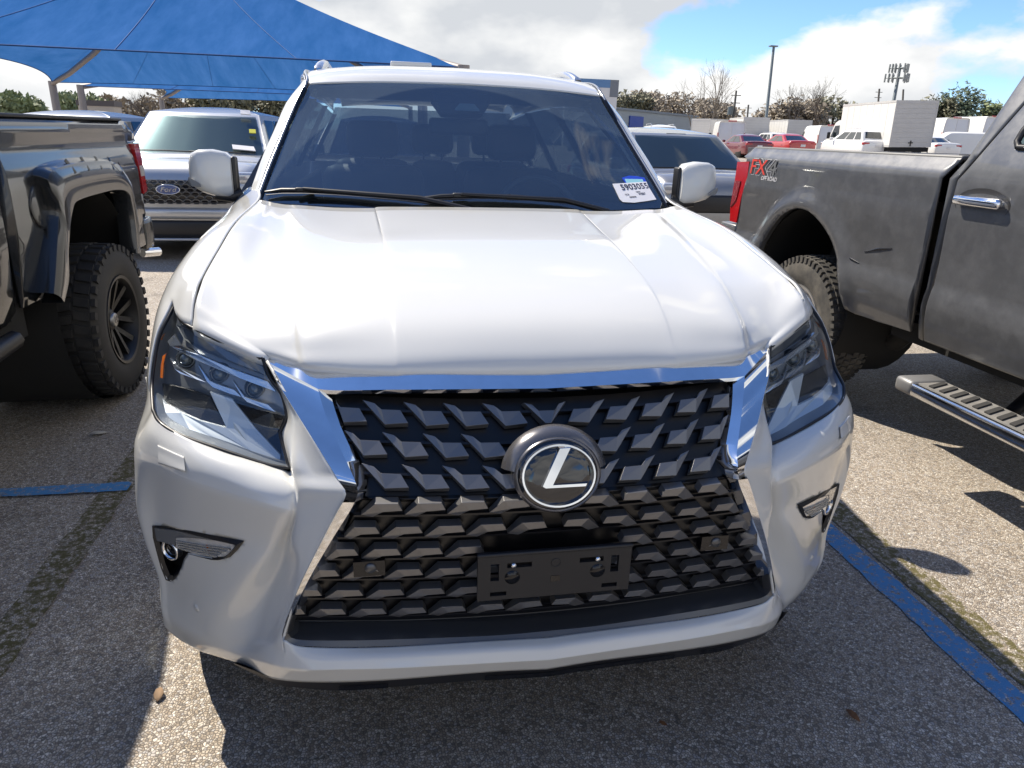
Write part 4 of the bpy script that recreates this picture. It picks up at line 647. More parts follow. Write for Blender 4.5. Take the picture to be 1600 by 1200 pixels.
# licence plate bracket (cells around rectangular slots)
by = -.012; br = suv
xc = [-.167, -.140, -.122, -.105, -.090, -.052, -.012, .012, .052, .090, .105, .122, .140, .167]; zc_ = [.552, .562, .572, .600, .617, .629, .641, .652, .663]
holes = set()
for s in (0, 1):
    for i in range(len(xc)-1):
        a, b = xc[i], xc[i+1]; m_ = abs((a+b)/2)
        for j in range(len(zc_)-1):
            zz = (zc_[j]+zc_[j+1])/2
            if .629 < zz < .641 and .055 < m_ < .104: holes.add((i, j))
            if .562 < zz < .572 and .105 < m_ < .14: holes.add((i, j))
            if .6 < zz < .641 and .122 < m_ < .14: holes.add((i, j))
            if .572 < zz < .60 and m_ < .012: holes.add((i, j)) if 0 else None
mb = MB()
for i in range(len(xc)-1):
    for j in range(len(zc_)-1):
        if (i, j) in holes: continue
        mb.box(xc[i], xc[i+1], by, by+.012, zc_[j], zc_[j+1])
PL = mat('bracket_plastic', (.016, .016, .018), .55, bump=(700, .25, .0006))
br = mb.build('plate_bracket', PL, suv, merge=.0001)
mb = MB(); mb.bbox(-.169, .169, by-.004, by+.002, .6595, .6675, .003); mb.build('bracket_rib', PL, br)
for x in (-.0915, .0915):
    mb = MB(); mb.lathe([(0, .006), (.005, .005), (.0062, .002), (.0062, -.004)], (x, by, .636), (0, -1, 0), 16); mb.build('screw', CHROME, br)
    mb = MB(); mb.lathe([(0, .001), (.0165, .001), (.0165, -.002)], (x*1.02, by, .606), (0, -1, 0), 24); mb.build('bracket_hole', GLOSSBLACK, br)
mb = MB(); mb.lathe([(.009, .0), (.010, .0015), (.011, .0)], (0, by-.0005, .634), (0, -1, 0), 20); mb.build('bracket_boss', PL, br)
mb = MB(); mb.box(-.01, .01, by-.001, by+.004, .588, .602); mb.build('bracket_hole', GLOSSBLACK, br)
# windscreen, pillars, roof
WS = D['ws']; WSG = sgrid([mirx(r[:0:-1])+[tuple(p) for p in r] for r in WS], 8, 6)
mb = MB(); mb.grid([[tuple(p) for p in r] for r in WSG], True); wsc = mb.build('windscreen', GLASSW, suv)
mb = MB()                                                       # black ceramic band round the glass (inside face)
def wsp(u, v):
    G = WSG; a = v*(len(G)-1); b = u*(len(G[0])-1); i = min(int(a), len(G)-2); j = min(int(b), len(G[0])-2); fa, fb = a-i, b-j
    p = (G[i][j]*(1-fa)+G[i+1][j]*fa)*(1-fb)+(G[i][j+1]*(1-fa)+G[i+1][j+1]*fa)*fb; return (p[0], p[1]+.003, p[2]-.003)
def band(u0, u1, v0, v1, nu=24, nv=3): mb.grid([[wsp(u0+(u1-u0)*i/nu, v0+(v1-v0)*j/nv) for i in range(nu+1)] for j in range(nv+1)], True)
band(0, 1, 0, .035); band(0, 1, .90, 1); band(0, .018, .035, .90, 2, 16); band(.982, 1, .035, .90, 2, 16); mb.build('ceramic_band', GLOSSBLACK, wsc)
mb = MB(); band(.0, 1, .036, .16, 30, 4); mb.build('sunshade_band', glass('shade_band_tint', (.50, .55, .66), 1.02, base=0.), wsc)
ROOF = [[(0,1.948,1.679),(.32,1.958,1.674),(.52,1.972,1.665),(.622,1.985,1.658)],
 [(0,2.0,1.712),(.32,2.01,1.706),(.53,2.025,1.692),(.632,2.04,1.680)],
 [(0,2.12,1.746),(.33,2.13,1.740),(.54,2.14,1.722),(.642,2.16,1.706)],
 [(0,2.35,1.772),(.33,2.35,1.766),(.55,2.36,1.748),(.650,2.37,1.732)],
 [(0,2.8,1.790),(.33,2.8,1.784),(.55,2.8,1.765),(.655,2.8,1.746)],
 [(0,3.8,1.785),(.33,3.8,1.779),(.55,3.8,1.760),(.650,3.8,1.742)],
 [(0,4.5,1.735),(.33,4.5,1.730),(.54,4.5,1.715),(.630,4.48,1.700)],
 [(0,4.66,1.68),(.33,4.65,1.675),(.54,4.63,1.66),(.62,4.60,1.65)]]
gpanel('roof', sgrid(ROOF, 7, 5), WHITE, flip=False, sharp=50)
PO = D['pillar_out']; WSs = [r[-1] for r in WS]; PO2 = resample(PO, 5); WS2 = resample(WSs, 5)
rail_out = [(.70,2.45,1.700),(.712,2.9,1.708),(.705,3.8,1.702),(.675,4.5,1.655)]; rail_in = [(.652,2.37,1.730),(.657,2.8,1.744),(.652,3.8,1.740),(.632,4.48,1.698)]
top_in = [(.624,1.985,1.657)]
inn = [tuple(p+np.array([.004, .004, .002])) for p in WS2[::-1]]; outr = [tuple(p) for p in PO2[::-1]]
inn_full = inn+[(.644,2.16,1.704)]+rail_in; out_full = outr+[(.676,2.26,1.692)]+rail_out
A = resample(inn_full, 50); B = resample(out_full, 50)
blk = A+np.array([.014, -.006, .004]); blk2 = A+np.array([.016, .006, -.004])
mb = MB(); mb.grid([[tuple(p) for p in r] for r in (A, blk)], True); mb.mirror(); mb.build('pillar_trim', GLOSSBLACK, suv)
m1 = A*.62+B*.38+np.array([.004, -.010, .006]); m2 = A*.28+B*.72+np.array([.006, -.004, .004]); bk = B+np.array([.004, .05, -.03]); bk2 = B+np.array([-.01, .09, -.06])
cols_ = [blk2, m1, m2, B, bk, bk2]; Gp = np.array([crom(np.array(cols_)[:, i], 3) for i in range(50)]).transpose(1, 0, 2)
gpanel('pillar', Gp, WHITE, flip=False, sharp=60, solid=0)
gl = A*.84+B*.16+np.array([.002, -.010, .007])
for s in (1, -1): mb = MB(); mb.tube([(s*p[0], p[1], p[2]) for p in gl[:30]], .0055, 6); mb.build('pillar_moulding', mat('satin_moulding', (.42, .43, .44), .25, metal=.9), suv)
# roof rails
for s in (1, -1):
    P = [(s*.608,2.33,1.738),(s*.600,2.42,1.764),(s*.594,2.54,1.780),(s*.598,2.75,1.786),(s*.604,3.3,1.790),(s*.60,4.0,1.782),(s*.60,4.18,1.76)]
    Q = crom(P, 6); mb = MB(); G = []
    for i, p in enumerate(Q):
        hh = .016 if 0 < i < len(Q)-1 else .006; G.append([tuple(p+np.array(d_)) for d_ in ((-.02, 0, -hh), (-.016, 0, hh*.6), (0, 0, hh), (.016, 0, hh*.6), (.02, 0, -hh))])
    mb.grid(G, True, s < 0, ); mb.build('roof_rail', mat('satin_silver', (.62, .63, .65), .22, metal=.85), suv, sharp=60)
mb = MB(); mb.bbox(-.28, -.08, 2.55, 2.75, 1.780, 1.806, .006); mb.build('sunroof_deflector', WHITE, suv)
# body sides
belt = [(.893,1.74,1.225),(.90,2.2,1.228),(.905,3.0,1.235),(.90,3.8,1.245),(.87,4.6,1.25)]
wtop = [tuple(np.array(p)+np.array([.012, .10, -.065])) for p in (B[14], B[22], B[30], B[40], B[49])]
for s in (1, -1):
    mb = MB(); a = resample(belt, 24); b = resample([tuple(p) for p in wtop], 24)
    mb.grid([[(s*p[0], p[1], p[2]) for p in a*(1-t)+b*t+np.array([.012*math.sin(math.pi*t), 0, 0])] for t in np.linspace(0, 1, 6)], True, s < 0); mb.build('side_glass', GLASSD, suv)
    for i in (0, 9, 17, 23):
        mb = MB(); mb.prism([(s*(a[i][0]+.002), a[i][1]-.03, a[i][2]), (s*(a[i][0]+.002), a[i][1]+.04, a[i][2]), (s*(b[i][0]+.004), b[i][1]+.04, b[i][2]), (s*(b[i][0]+.004), b[i][1]-.03, b[i][2])], (-s*.03, 0, 0)); mb.build('window_post', GLOSSBLACK, suv)
sx = [(.0, .0), (.022, -.06), (.035, -.15), (.042, -.33), (.045, -.62), (.02, -.84), (-.06, -.93)]
rowsS = [[(p[0]+dx*(1 if p[1] < 4.3 else .6), p[1], p[2]+dz) for dx, dz in sx] for p in (belt[0],)+tuple(tuple(q) for q in resample(belt, 16)[1:])]
Gs = sgrid(rowsS, 5, 4); mb = MB(); nv, nu = Gs.shape[:2]; V = [tuple(p) for r in Gs for p in r]; F = []
for j in range(nv-1):
    for i in range(nu-1):
        c4 = (Gs[j, i]+Gs[j+1, i+1])/2
        if (c4[1]-3.72)**2+(c4[2]-.385)**2 < .455**2: continue
        F.append((j*nu+i, j*nu+i+1, (j+1)*nu+i+1, (j+1)*nu+i))
mb.add(V, F, True); mb.mirror(); mb.build('body_side', WHITE, suv, sharp=50, merge=.0004)
mb = MB(); mb.grid([[(x, 4.62+.05*(1-abs(x)/.9), z) for x in (-.90, -.45, 0, .45, .90)] for z in (.35, .8, 1.25)], True); mb.grid([[(x*k_, y+.04*(1-abs(x)/.9), z) for x in (-.87, -.45, 0, .45, .87)] for y, z, k_ in ((4.64, 1.25, 1), (4.62, 1.3, .99))], True); mb.build('tailgate', WHITE, suv)
mb = MB(); mb.grid([[(x*k_, y, z) for x in (-.84, -.4, 0, .4, .84)] for y, z, k_ in ((4.64, 1.30, 1), (4.62, 1.64, .80))], True); mb.build('rear_glass', GLASSD, suv)
mb = MB(); mb.box(-.86, .86, .34, 4.6, .30, .36); mb.box(-.55, .55, .35, 1.3, .36, .95); mb.build('underbody', mat('underbody_black', (.01, .01, .01), .8), suv)
for s in (1, -1):
    for yy in (.93, 3.72): wheel(suv, s*.79, yy, .385, .385, .235, .265, s, RUBBER, SILVERP, SILVERP, 6, .04, .05, .10, nb=52, lug=.008)
    mb = MB(); mb.lathe([(.47, -.24), (.47, .14)], (s*.80, .93, .385), (s, 0, 0), 28); mb.lathe([(.47, -.24), (.47, .14)], (s*.80, 3.72, .385), (s, 0, 0), 28); mb.build('wheel_liner', mat('underbody_black'), suv)
# cowl and wipers
mb = MB(); mb.grid([[(x, 1.27+.05*(abs(x)/.75)**2, 1.205) for x in np.linspace(-.76, .76, 15)], [(x, 1.36+.12*(abs(x)/.75)**2, 1.208) for x in np.linspace(-.77, .77, 15)]], True); mb.build('cowl', BLACK, suv)
for P, x0 in ((D['wiper1'], 0), (D['wiper2'], 0)):
    P = [Vector(p) for p in P]; mb = MB(); mb.tube(P[:-1], [.004]+[.009]*(len(P)-3)+[.005], 6)
    mb.tube([p+Vector((0, .018, -.014)) for p in P[:-1]], .004, 5); wp = mb.build('wiper', BLACK, suv)
    mid_ = P[2]; mb = MB(); mb.tube([P[-1]+Vector((.0, -.01, -.01)), P[-3]+Vector((0, -.012, .004)), mid_+Vector((0, -.012, .006))], [.011, .010, .007], 6); mb.bbox(-.03, .03, -.012, .012, -.008, .010, .005, Matrix.Translation(mid_)); mb.build('wiper_arm', BLACK, wp)
# door mirrors
for s in (1, -1):
    secs = [(.888, 1.600, 1.235, 1.375, .085), (.905, 1.590, 1.226, 1.392, .105), (.95, 1.572, 1.232, 1.402, .12), (.995, 1.568, 1.246, 1.400, .115), (1.022, 1.580, 1.262, 1.388, .095), (1.034, 1.60, 1.285, 1.36, .06)]
    G = []
    for x, yf, z0, z1, dp in secs:
        zc0 = (z0+z1)/2; hz = (z1-z0)/2; row = []
        for k in range(28):
            a = 2*math.pi*k/28; ca, sa = math.cos(a), math.sin(a); e_ = .45
            yy = math.copysign(abs(ca)**e_, ca); zz = math.copysign(abs(sa)**e_, sa)
            row.append((s*x, yf+dp*.5-yy*dp*.5*(1-.25*max(0, zz)*(yy > 0)), zc0+zz*hz+(.012*yy if zz < 0 else 0)))
        G.append(row)
    mb = MB(); mb.grid(G, True, s > 0, closed_u=True); mb.add(G[0], [tuple(range(28))]); mb.add(G[-1], [tuple(range(28))]); mm = mb.build('door_mirror', WHITE, suv, sharp=60)
    mb = MB(); mb.bbox(s*.874 if s > 0 else s*.893, s*.893 if s > 0 else s*.874, 1.625, 1.685, 1.232, 1.378, .009); mb.build('mirror_shroud', BLACK, mm)
    mb = MB(); mb.tube([(s*.86, 1.64, 1.245), (s*.90, 1.63, 1.232), (s*.955, 1.625, 1.236)], [.022, .02, .016], 8); mb.build('mirror_arm', BLACK, mm)
    mb = MB(); mb.prism([(s*1.030, 1.578, 1.305), (s*.990, 1.562, 1.283), (s*.985, 1.562, 1.272), (s*1.020, 1.572, 1.272), (s*1.037, 1.588, 1.290)], (0, -.008, 0)); mb.build('mirror_indicator', mat('indicator_lens', (.35, .36, .37), .2, metal=.4), mm)
# interior
mb = MB(); mb.grid([[(x, 1.42+.09*(abs(x)/.75)**2, 1.200) for x in np.linspace(-.76, .76, 17)], [(x, 1.70, 1.205+.02*math.exp(-((x-.38)/.16)**2)) for x in np.linspace(-.78, .78, 17)], [(x, 1.90, 1.185+.045*math.exp(-((x-.38)/.16)**2)) for x in np.linspace(-.78, .78, 17)], [(x, 1.94, 1.10) for x in np.linspace(-.78, .78, 17)], [(x, 1.88, .70) for x in np.linspace(-.78, .78, 17)]], True); mb.build('dashboard', INTERIOR, suv)
sw = Vector((.38, 2.07, 1.125)); SN = Vector((0, .9, -.43)).normalized(); SU = Vector((0, .43, .9)).normalized()
mb = MB(); mb.tube([sw+(Vector((1,0,0))*math.cos(t)+SU*math.sin(t))*.188 for t in np.linspace(0, 2*math.pi, 41)], .0155, 8)
mb.tube([sw-Vector((.18,0,0)), sw, sw+Vector((.18,0,0))], .014, 6); mb.tube([sw, sw-SU*.18], .014, 6); mb.lathe([(0, -.03), (.06, -.02), (.07, .03)], sw, -SN, 16); mb.build('steering_wheel', mat('wheel_rim_leather', (.11, .11, .11), .4), suv)
def seat(x, y, wd, hr=True):
    mb = MB(); mb.bbox(x-wd/2, x+wd/2, y-.48, y+.05, .62, .80, .07)
    M = Matrix.Translation((x, y, .78)) @ Matrix.Rotation(R(-14), 4, 'X'); mb.bbox(-wd/2, wd/2, -.02, .15, -.06, .56, .07, M)
    if hr: mb.bbox(-.14, .14, .0, .11, .60, .79, .045, M); mb.cyl(M @ Vector((-.06, .05, .5)), M @ Vector((-.06, .05, .66)), .007); mb.cyl(M @ Vector((.06, .05, .5)), M @ Vector((.06, .05, .66)), .007)
    return mb.build('seat', SEATM, suv)
seat(-.38, 2.62, .54); seat(.38, 2.62, .54); seat(-.40, 3.48, .5); seat(.40, 3.48, .5); seat(0, 3.50, .30)
mb = MB(); mb.bbox(-.16, .16, 1.9, 2.9, .60, .95, .04); mb.build('centre_console', INTERIOR, suv)
mb = MB(); mb.grid([[(x, y, 1.60+.1*min(1, (y-1.96)/.4)) for x in (-.6, 0, .6)] for y in (1.99, 2.2, 2.5, 3.5, 4.4)], True); mb.build('headliner', mat('headliner_cloth', (.30, .29, .27), .9), suv)
mb = MB(); mb.prism([(-.125, 1.925, 1.640), (.125, 1.925, 1.640), (.085, 1.84, 1.560), (-.085, 1.84, 1.560)], [(-.125, 1.97, 1.60), (.125, 1.97, 1.60), (.085, 1.93, 1.545), (-.085, 1.93, 1.545)]); ch_ = mb.build('camera_housing', BLACK, suv)
mb = MB(); mb.prism([(-.012, 1.862, 1.595), (.048, 1.862, 1.595), (.068, 1.842, 1.572), (-.034, 1.842, 1.572)], (0, .004, .006)); mb.build('camera_window', mat('sensor_glass', (.25, .32, .33), .2), ch_)
mb = MB(); mb.bbox(-.13, .13, 2.02, 2.05, 1.475, 1.545, .02); mb.build('rear_view_mirror', BLACK, suv)
mb = MB()
for s in (1, -1): mb.bbox(s*.80-.02, s*.80+.02, 1.75, 4.4, .45, 1.2, .02)
mb.build('door_trim', INTERIOR, suv)
mb = MB(); mb.box(-.8, .8, 1.9, 4.5, .36, .42); mb.build('cabin_floor', INTERIOR, suv)
# paper and permit stuck on the windscreen
def sheet(name, P, m, th=.0008):
    P = [Vector(p) for p in P]; n_ = (P[1]-P[0]).cross(P[-1]-P[0]).normalized(); n_ = n_ if n_.y < 0 else -n_
    mb = MB(); mb.prism(P, tuple(n_*th)); return mb.build(name, m), n_
pp, pn = sheet('lot_ticket', D['paper'], PAPER); tag(pp, 'white paper ticket numbered 5903055 on the lower windscreen corner of the white SUV', 'ticket')
bt_, _ = sheet('permit_sticker', D['bluetag'], mat('blue_permit', (.01, .06, .55), .5)); tag(bt_, 'blue permit sticker behind the white ticket on the windscreen', 'sticker')
ct_, _ = sheet('sticker_panel', D['cyantag'], mat('cyan_permit', (.30, .62, .70), .5)); ct_.parent = bt_
PM = [Vector(p) for p in D['paper']]; pm = [Vector(p) for p in D['paper_mid']]; ax = (PM[2]-PM[0]).normalized(); ay = (PM[0]-PM[7]).normalized()
def tick(body, p, size, bold=0., sx_=.8):
    M = Matrix((ax, ay, pn)).transposed().to_4x4(); M.translation = Vector(p)+pn*.0018
    return text_obj(body, 'ticket_number', INK, M, size, .0002, pp, bold=bold, sx=sx_)
top_c = (PM[0]+PM[2])/2
tick('5903055', top_c-ay*.026+ax*.012, .046, .0007, .86); tick('DLR:', PM[0]-ay*.066+ax*.040, .013); tick('10504', PM[0]-ay*.056+ax*.098, .012); tick('WEB7', PM[0]-ay*.069+ax*.112, .017, .0003); tick('IIIIIIIIIIIIIII', PM[0]-ay*.082+ax*.060, .009, .0002, 1.)
mb = MB(); mb.box(-.915, .915, .74, 1.66, .93, .97); mb.box(-.70, .70, .45, .62, .80, .97); mb.build('sun_leak_blocker', mat('underbody_black'), suv)  # unseen slabs added under the hood to stop sunlight leaking through
# ---------------------------------------------------------------- pickups either side (world coordinates)
from mathutils.geometry import delaunay_2d_cdt
def flat_panel(name, outline, f, m, parent, step=.05, holes=(), solid=.01, sharp=35, flip=False):
    """panel over the (y, z) outline with x = f(y, z); holes are cut out"""
    V = []; E = []
    def ring(P):
        o = len(V); V.extend(Vector(p) for p in P); E.extend((o+i, o+(i+1) % len(P)) for i in range(len(P)))
    ring(outline)
    for h in holes: ring(h)
    def ins(P, y, z):
        c_ = False
        for i in range(len(P)):
            a, b = P[i], P[i-1]
            if (a[1] > z) != (b[1] > z) and y < (b[0]-a[0])*(z-a[1])/(b[1]-a[1])+a[0]: c_ = not c_
        return c_
    ys_ = [p[0] for p in outline]; zs_ = [p[1] for p in outline]
    y = min(ys_)+step*.37
    while y < max(ys_):
        z = min(zs_)+step*.31
        while z < max(zs_):
            if ins(outline, y, z) and not any(ins(h, y, z) for h in holes): V.append(Vector((y, z)))
            z += step
        y += step
    r = delaunay_2d_cdt(V, E, [], 1, 1e-5); VV = r[0]; FF = r[2]; keep = []
    for t in FF:
        cy_ = sum(VV[i][0] for i in t)/len(t); cz_ = sum(VV[i][1] for i in t)/len(t)
        if ins(outline, cy_, cz_) and not any(ins(h, cy_, cz_) for h in holes): keep.append(tuple(t[::-1]) if flip else tuple(t))
    mb = MB(); mb.add([(f(p[0], p[1]), p[0], p[1]) for p in VV], keep, True); return mb.build(name, m, parent, sharp=sharp, solid=solid)
def smooth2(P, n=5): return [tuple(p[:2]) for p in crom([(a, b, 0) for a, b in P], n)]
def interp_f(zz, xx): return lambda y, z: float(np.interp(z, zz, xx))
def setbase(t, base):
    """children are modelled in world coordinates; move the empty to the thing's base"""
    t.location = base
    for c_ in t.children: c_.location = Vector(c_.location)-Vector(base)
GREY1 = mat('dark_grey_metallic_paint', (.022, .025, .029), .2, metal=.4, coat=1., bevel=.004, dirt=((.15, .15, .15), 3.0, .07))
GREY2 = mat('grey_metallic_paint', (.10, .102, .107), .36, metal=.45, coat=.7, bevel=.004, dirt=((.19, .193, .20), 11.0, .34))
GREYLOW = GREY2
WELL = mat('wheel_well', (.012, .012, .012), .9)
# ---- lifted dark pickup on the left
tk = thing('pickup_truck', 'lifted dark grey pickup with flared fenders and deep black wheel left of the white SUV', 'pickup')
fS = interp_f([.6, .75, 1.0, 1.22, 1.30, 1.36, 1.44, 1.49, 1.505], [-1.93, -1.90, -1.872, -1.868, -1.875, -1.897, -1.885, -1.892, -1.92])
arch = [(2.30, .70), (2.40, .80), (2.43, .90), (2.49, 1.0), (2.57, 1.10), (2.66, 1.14), (2.84, 1.15), (3.10, 1.15), (3.26, 1.135), (3.34, 1.09), (3.37, 1.0), (3.37, .90), (3.34, .72)]
out = [(2.085, .705), (2.12, .70), (2.28, .69)]+smooth2(arch, 3)[1:-1]+[(3.36, .70), (3.62, .70), (3.82, .90), (3.84, .92), (3.80, 1.04), (3.79, 1.19), (3.745, 1.33), (3.745, 1.36), (3.89, 1.37), (3.85, 1.415), (3.72, 1.488), (3.66, 1.505), (2.085, 1.500)]
flat_panel('bed_side', out, fS, GREY1, tk, .045, solid=-.012)
fo_ = [(2.19, .75), (2.24, .83), (2.31, .95), (2.36, 1.03), (2.39, 1.10), (2.36, 1.19), (2.335, 1.255), (2.40, 1.287), (2.593, 1.304), (2.786, 1.309), (2.995, 1.305), (3.183, 1.292), (3.298, 1.267), (3.384, 1.213), (3.448, 1.151), (3.47, 1.044), (3.462, .862), (3.41, .729)]
fi_ = [(2.25, .69), (2.34, .775), (2.389, .894), (2.43, .96), (2.47, 1.02), (2.534, 1.086), (2.567, 1.107), (2.634, 1.116), (2.74, 1.121), (2.84, 1.123), (2.97, 1.125), (3.107, 1.125), (3.249, 1.114), (3.329, 1.093), (3.350, 1.06), (3.361, 1.0), (3.361, .912), (3.329, .742)]
o3 = resample([(0, a, b) for a, b in fo_], 70); i3 = resample([(0, a, b) for a, b in fi_], 70)
def flr(t, x): return [(x if not callable(x) else x(p), p[1], p[2]) for p in o3*(1-t)+i3*t]
mb = MB(); G = [[(fS(p[1], p[2])-.004, p[1], p[2]) for p in o3], flr(.03, -1.845), flr(.10, -1.818), flr(.3, -1.806), flr(.6, -1.800), flr(.66, -1.802), flr(.97, -1.803), flr(1., -1.81), flr(1., -1.90)]
mb.grid(G, True, True); mb.build('fender_flare', GREY1, tk, sharp=35)
for k in (.40, .485, .57, .655, .735):
    i = int(k*69); p = o3[i]; q = i3[i]; c0 = p*.86+q*.14
    mb = MB(); d_ = Vector((0, q[1]-p[1], q[2]-p[2])).normalized(); t_ = Vector((0, d_.z, -d_.y))
    a = Vector((-1.812, c0[1], c0[2])); mb.prism([a-t_*.012-d_*.03+Vector((-.022, 0, 0)), a+t_*.012-d_*.03+Vector((-.022, 0, 0)), a+t_*.008+d_*.035+Vector((.006, 0, 0)), a-t_*.008+d_*.035+Vector((.006, 0, 0))], (.004, 0, 0)); mb.build('flare_pocket', GLOSSBLACK, tk)
mb = MB(); mb.lathe([(.0, .006), (.085, .005), (.092, .002), (.096, -.004)], (-1.868, 2.345, 1.115), (1, 0, .02), 36); mb.build('fuel_door', GREY1, tk, sharp=40)
mb = MB(); mb.lathe([(.094, .003), (.1, .003), (.1, -.003)], (-1.868, 2.345, 1.115), (1, 0, .02), 36); fd = mb.build('fuel_door_gap', GLOSSBLACK, tk)
mb = MB(); mb.bbox(-1.872, -1.852, 2.42, 2.46, 1.085, 1.125, .008); mb.build('fuel_door_latch', GREY1, tk)
mb = MB(); tl = [(3.755, 1.358), (3.85, 1.361), (3.872, 1.235), (3.896, 1.065), (3.81, 1.05), (3.795, 1.19), (3.752, 1.324)]
mb.prism([(-1.866, a, b) for a, b in tl], (-.10, 0, 0)); tlo = mb.build('tail_light', REDLENS, tk)
mb = MB(); mb.prism([(-1.862, 3.80, 1.225), (-1.862, 3.87, 1.225), (-1.862, 3.875, 1.16), (-1.862, 3.805, 1.16)], (-.02, 0, 0)); mb.build('reverse_lamp', mat('clear_lens', (.6, .58, .56), .15, coat=1.), tlo)
Q = crom([(-1.895, 3.83, 0), (-1.885, 3.93, 0), (-1.90, 4.02, 0), (-1.97, 4.09, 0), (-2.2, 4.11, 0), (-3.6, 4.11, 0)], 5)
mb = MB(); mb.grid([[(p[0]-.02*abs(a)**2*30 if 0 else p[0]-.8*a*a, p[1]-1.2*a*a, .79+a) for p in Q] for a in (-.10, -.06, 0, .06, .09)], True); mb.build('rear_bumper', mat('dark_chrome', (.10, .105, .11), .2, metal=.9), tk, solid=.02)
mb = MB(); mb.cyl((-1.98, 3.98, .64), (-1.91, 4.10, .63), .030, n=16); mb.build('exhaust_tip', CHROME, tk)
mb = MB(); mb.box(-3.86, -1.90, 3.70, 3.86, .72, 1.49); mb.build('tailgate', GREY1, tk)
mb = MB(); mb.bbox(-1.985, -1.893, 2.085, 3.68, 1.492, 1.508, .006); mb.bbox(-3.86, -3.77, 2.085, 3.68, 1.492, 1.508, .006); mb.box(-3.80, -2.46, 2.09, 3.7, 1.0, 1.03); mb.box(-2.48, -1.92, 2.12, 3.72, 1.22, 1.25); mb.box(-3.84, -1.97, 2.09, 2.14, 1.0, 1.5); mb.box(-3.86, -3.82, 2.09, 3.75, .72, 1.5); mb.build('bed_box', BLACK, tk)
fC = interp_f([.6, .75, 1.0, 1.22, 1.38, 1.50, 1.95, 2.02], [-1.93, -1.90, -1.872, -1.868, -1.88, -1.90, -2.06, -2.12])
flat_panel('cab_side', [(2.03, .70), (1.95, .66), (-.35, .66), (-.35, 1.48), (.55, 1.95), (1.86, 1.99), (2.0, 1.52), (2.03, 1.45)], fC, GREY1, tk, .08, holes=[[(1.86, 1.52), (1.78, 1.88), (.72, 1.88), (.1, 1.52)]], solid=-.012)
flat_panel('side_window', [(1.87, 1.51), (1.79, 1.89), (.71, 1.89), (.08, 1.51)], lambda y, z: fC(y, z)-.006, GLASSD, tk, .2, solid=0)
mb = MB(); mb.grid([[(x, y, z+.04*(1-((x+2.87)/.8)**2)) for x in np.linspace(-3.64, -2.10, 9)] for y, z in ((-.15, 1.52), (.5, 1.93), (.9, 2.01), (1.5, 2.02), (1.86, 1.98), (1.99, 1.5), (2.03, .8))], True); mb.build('cab_roof', GREY1, tk, sharp=40)
mb = MB(); mb.bbox(-3.84, -1.90, -1.95, -.2, .66, 1.40, .12); mb.build('hood', GREY1, tk)
mb = MB(); mb.box(-3.8, -1.93, 2.02, 2.10, .66, 1.47); mb.box(-3.80, -1.96, -.3, 2.2, .55, .70); mb.box(-3.3, -2.45, 2.2, 3.8, .55, .72); mb.box(-3.86, -3.78, -.35, 2.0, .66, 1.5); mb.build('chassis', WELL, tk)  # first slab is an added filler blocking sun through the cab gap
mb = MB(); mb.lathe([(.58, .0), (.585, -.55)], (-1.885, 2.93, .58), (1, 0, 0), 30); mb.box(-2.45, -2.42, 2.3, 3.5, .6, 1.2); mb.build('wheel_liner', WELL, tk)
mb = MB(); mb.tube(crom([(-2.3, 2.2, .70), (-2.25, 2.4, .62), (-2.2, 2.62, .52)], 4), .05, 8); mb.build('leaf_spring', WELL, tk)
RIMB = mat('black_rim', (.006, .006, .007), .42)
for y_ in (2.945, -.75):
    wl = wheel(tk, -1.945, y_, .43, .43, .245, .29, 1, RUBBER, RIMB, RIMB, 6, .075, .05, .085, True, nb=38, lug=.016)
    mb = MB(); mb.lathe([(0, .030), (.034, .030), (.040, .026), (.042, .0)], (.070, 0, 0), (1, 0, 0), 24); mb.build('centre_cap', mat('cap_silver', (.42, .42, .42), .3, metal=.8), wl)
    if y_ > 0: text_obj('H', 'cap_letter', GLOSSBLACK, frame((.1012, 0, 0), (0, 1, 0), (0, 0, 1)), .052, .0006, wl, bold=.0012)
wl = wheel(tk, -3.80, 2.945, .43, .43, .245, .29, -1, RUBBER, RIMB, RIMB, 6, .075, .05, .085, True, nb=38, lug=.016)
mb = MB(); mb.tube(crom([(-1.90, 1.95, .60), (-1.885, 1.2, .58), (-1.885, -.1, .58)], 4), .04, 8); mb.build('side_step', BLACK, tk)
setbase(tk, (-2.87, 1.1, 0))
# ---- dusty grey pickup on the right
t2 = thing('pickup_truck', 'dusty grey pickup with red FX4 decal and chrome step board at right', 'pickup')
X0 = 2.15
fR = interp_f([.55, .62, .72, .80, .865, .885, 1.0, 1.2, 1.33, 1.37, 1.395, 1.42, 1.46, 1.475], [2.21, 2.175, 2.142, 2.135, 2.143, 2.150, 2.150, 2.140, 2.146, 2.148, 2.158, 2.180, 2.205, 2.215])
ac = [(3.13, .70), (3.112, .775), (3.085, .87), (3.011, .966), (2.905, 1.055), (2.781, 1.108), (2.688, 1.120), (2.59, 1.108), (2.472, 1.056), (2.364, .984), (2.296, .916), (2.255, .86), (2.212, .787), (2.18, .70), (2.155, .636)]
def fB(y, z):
    d_ = math.hypot(y-2.69, z-.62); r_ = .52; b = math.exp(-((d_-r_)/.055)**2)*.022 if z > .6 else 0
    return fR(y, z)-b
ob = [(1.66, .64), (1.66, 1.36), (1.625, 1.43), (1.62, 1.452), (3.474, 1.456), (3.535, 1.39), (3.44, 1.362), (3.435, 1.26), (3.47, 1.14), (3.505, 1.02), (3.50, .94), (3.52, .84), (3.50, .70)]+smooth2(ac, 4)+[(2.09, .622)]
flat_panel('bed_side', ob, fB, GREY2, t2, .024, solid=.012, flip=True)
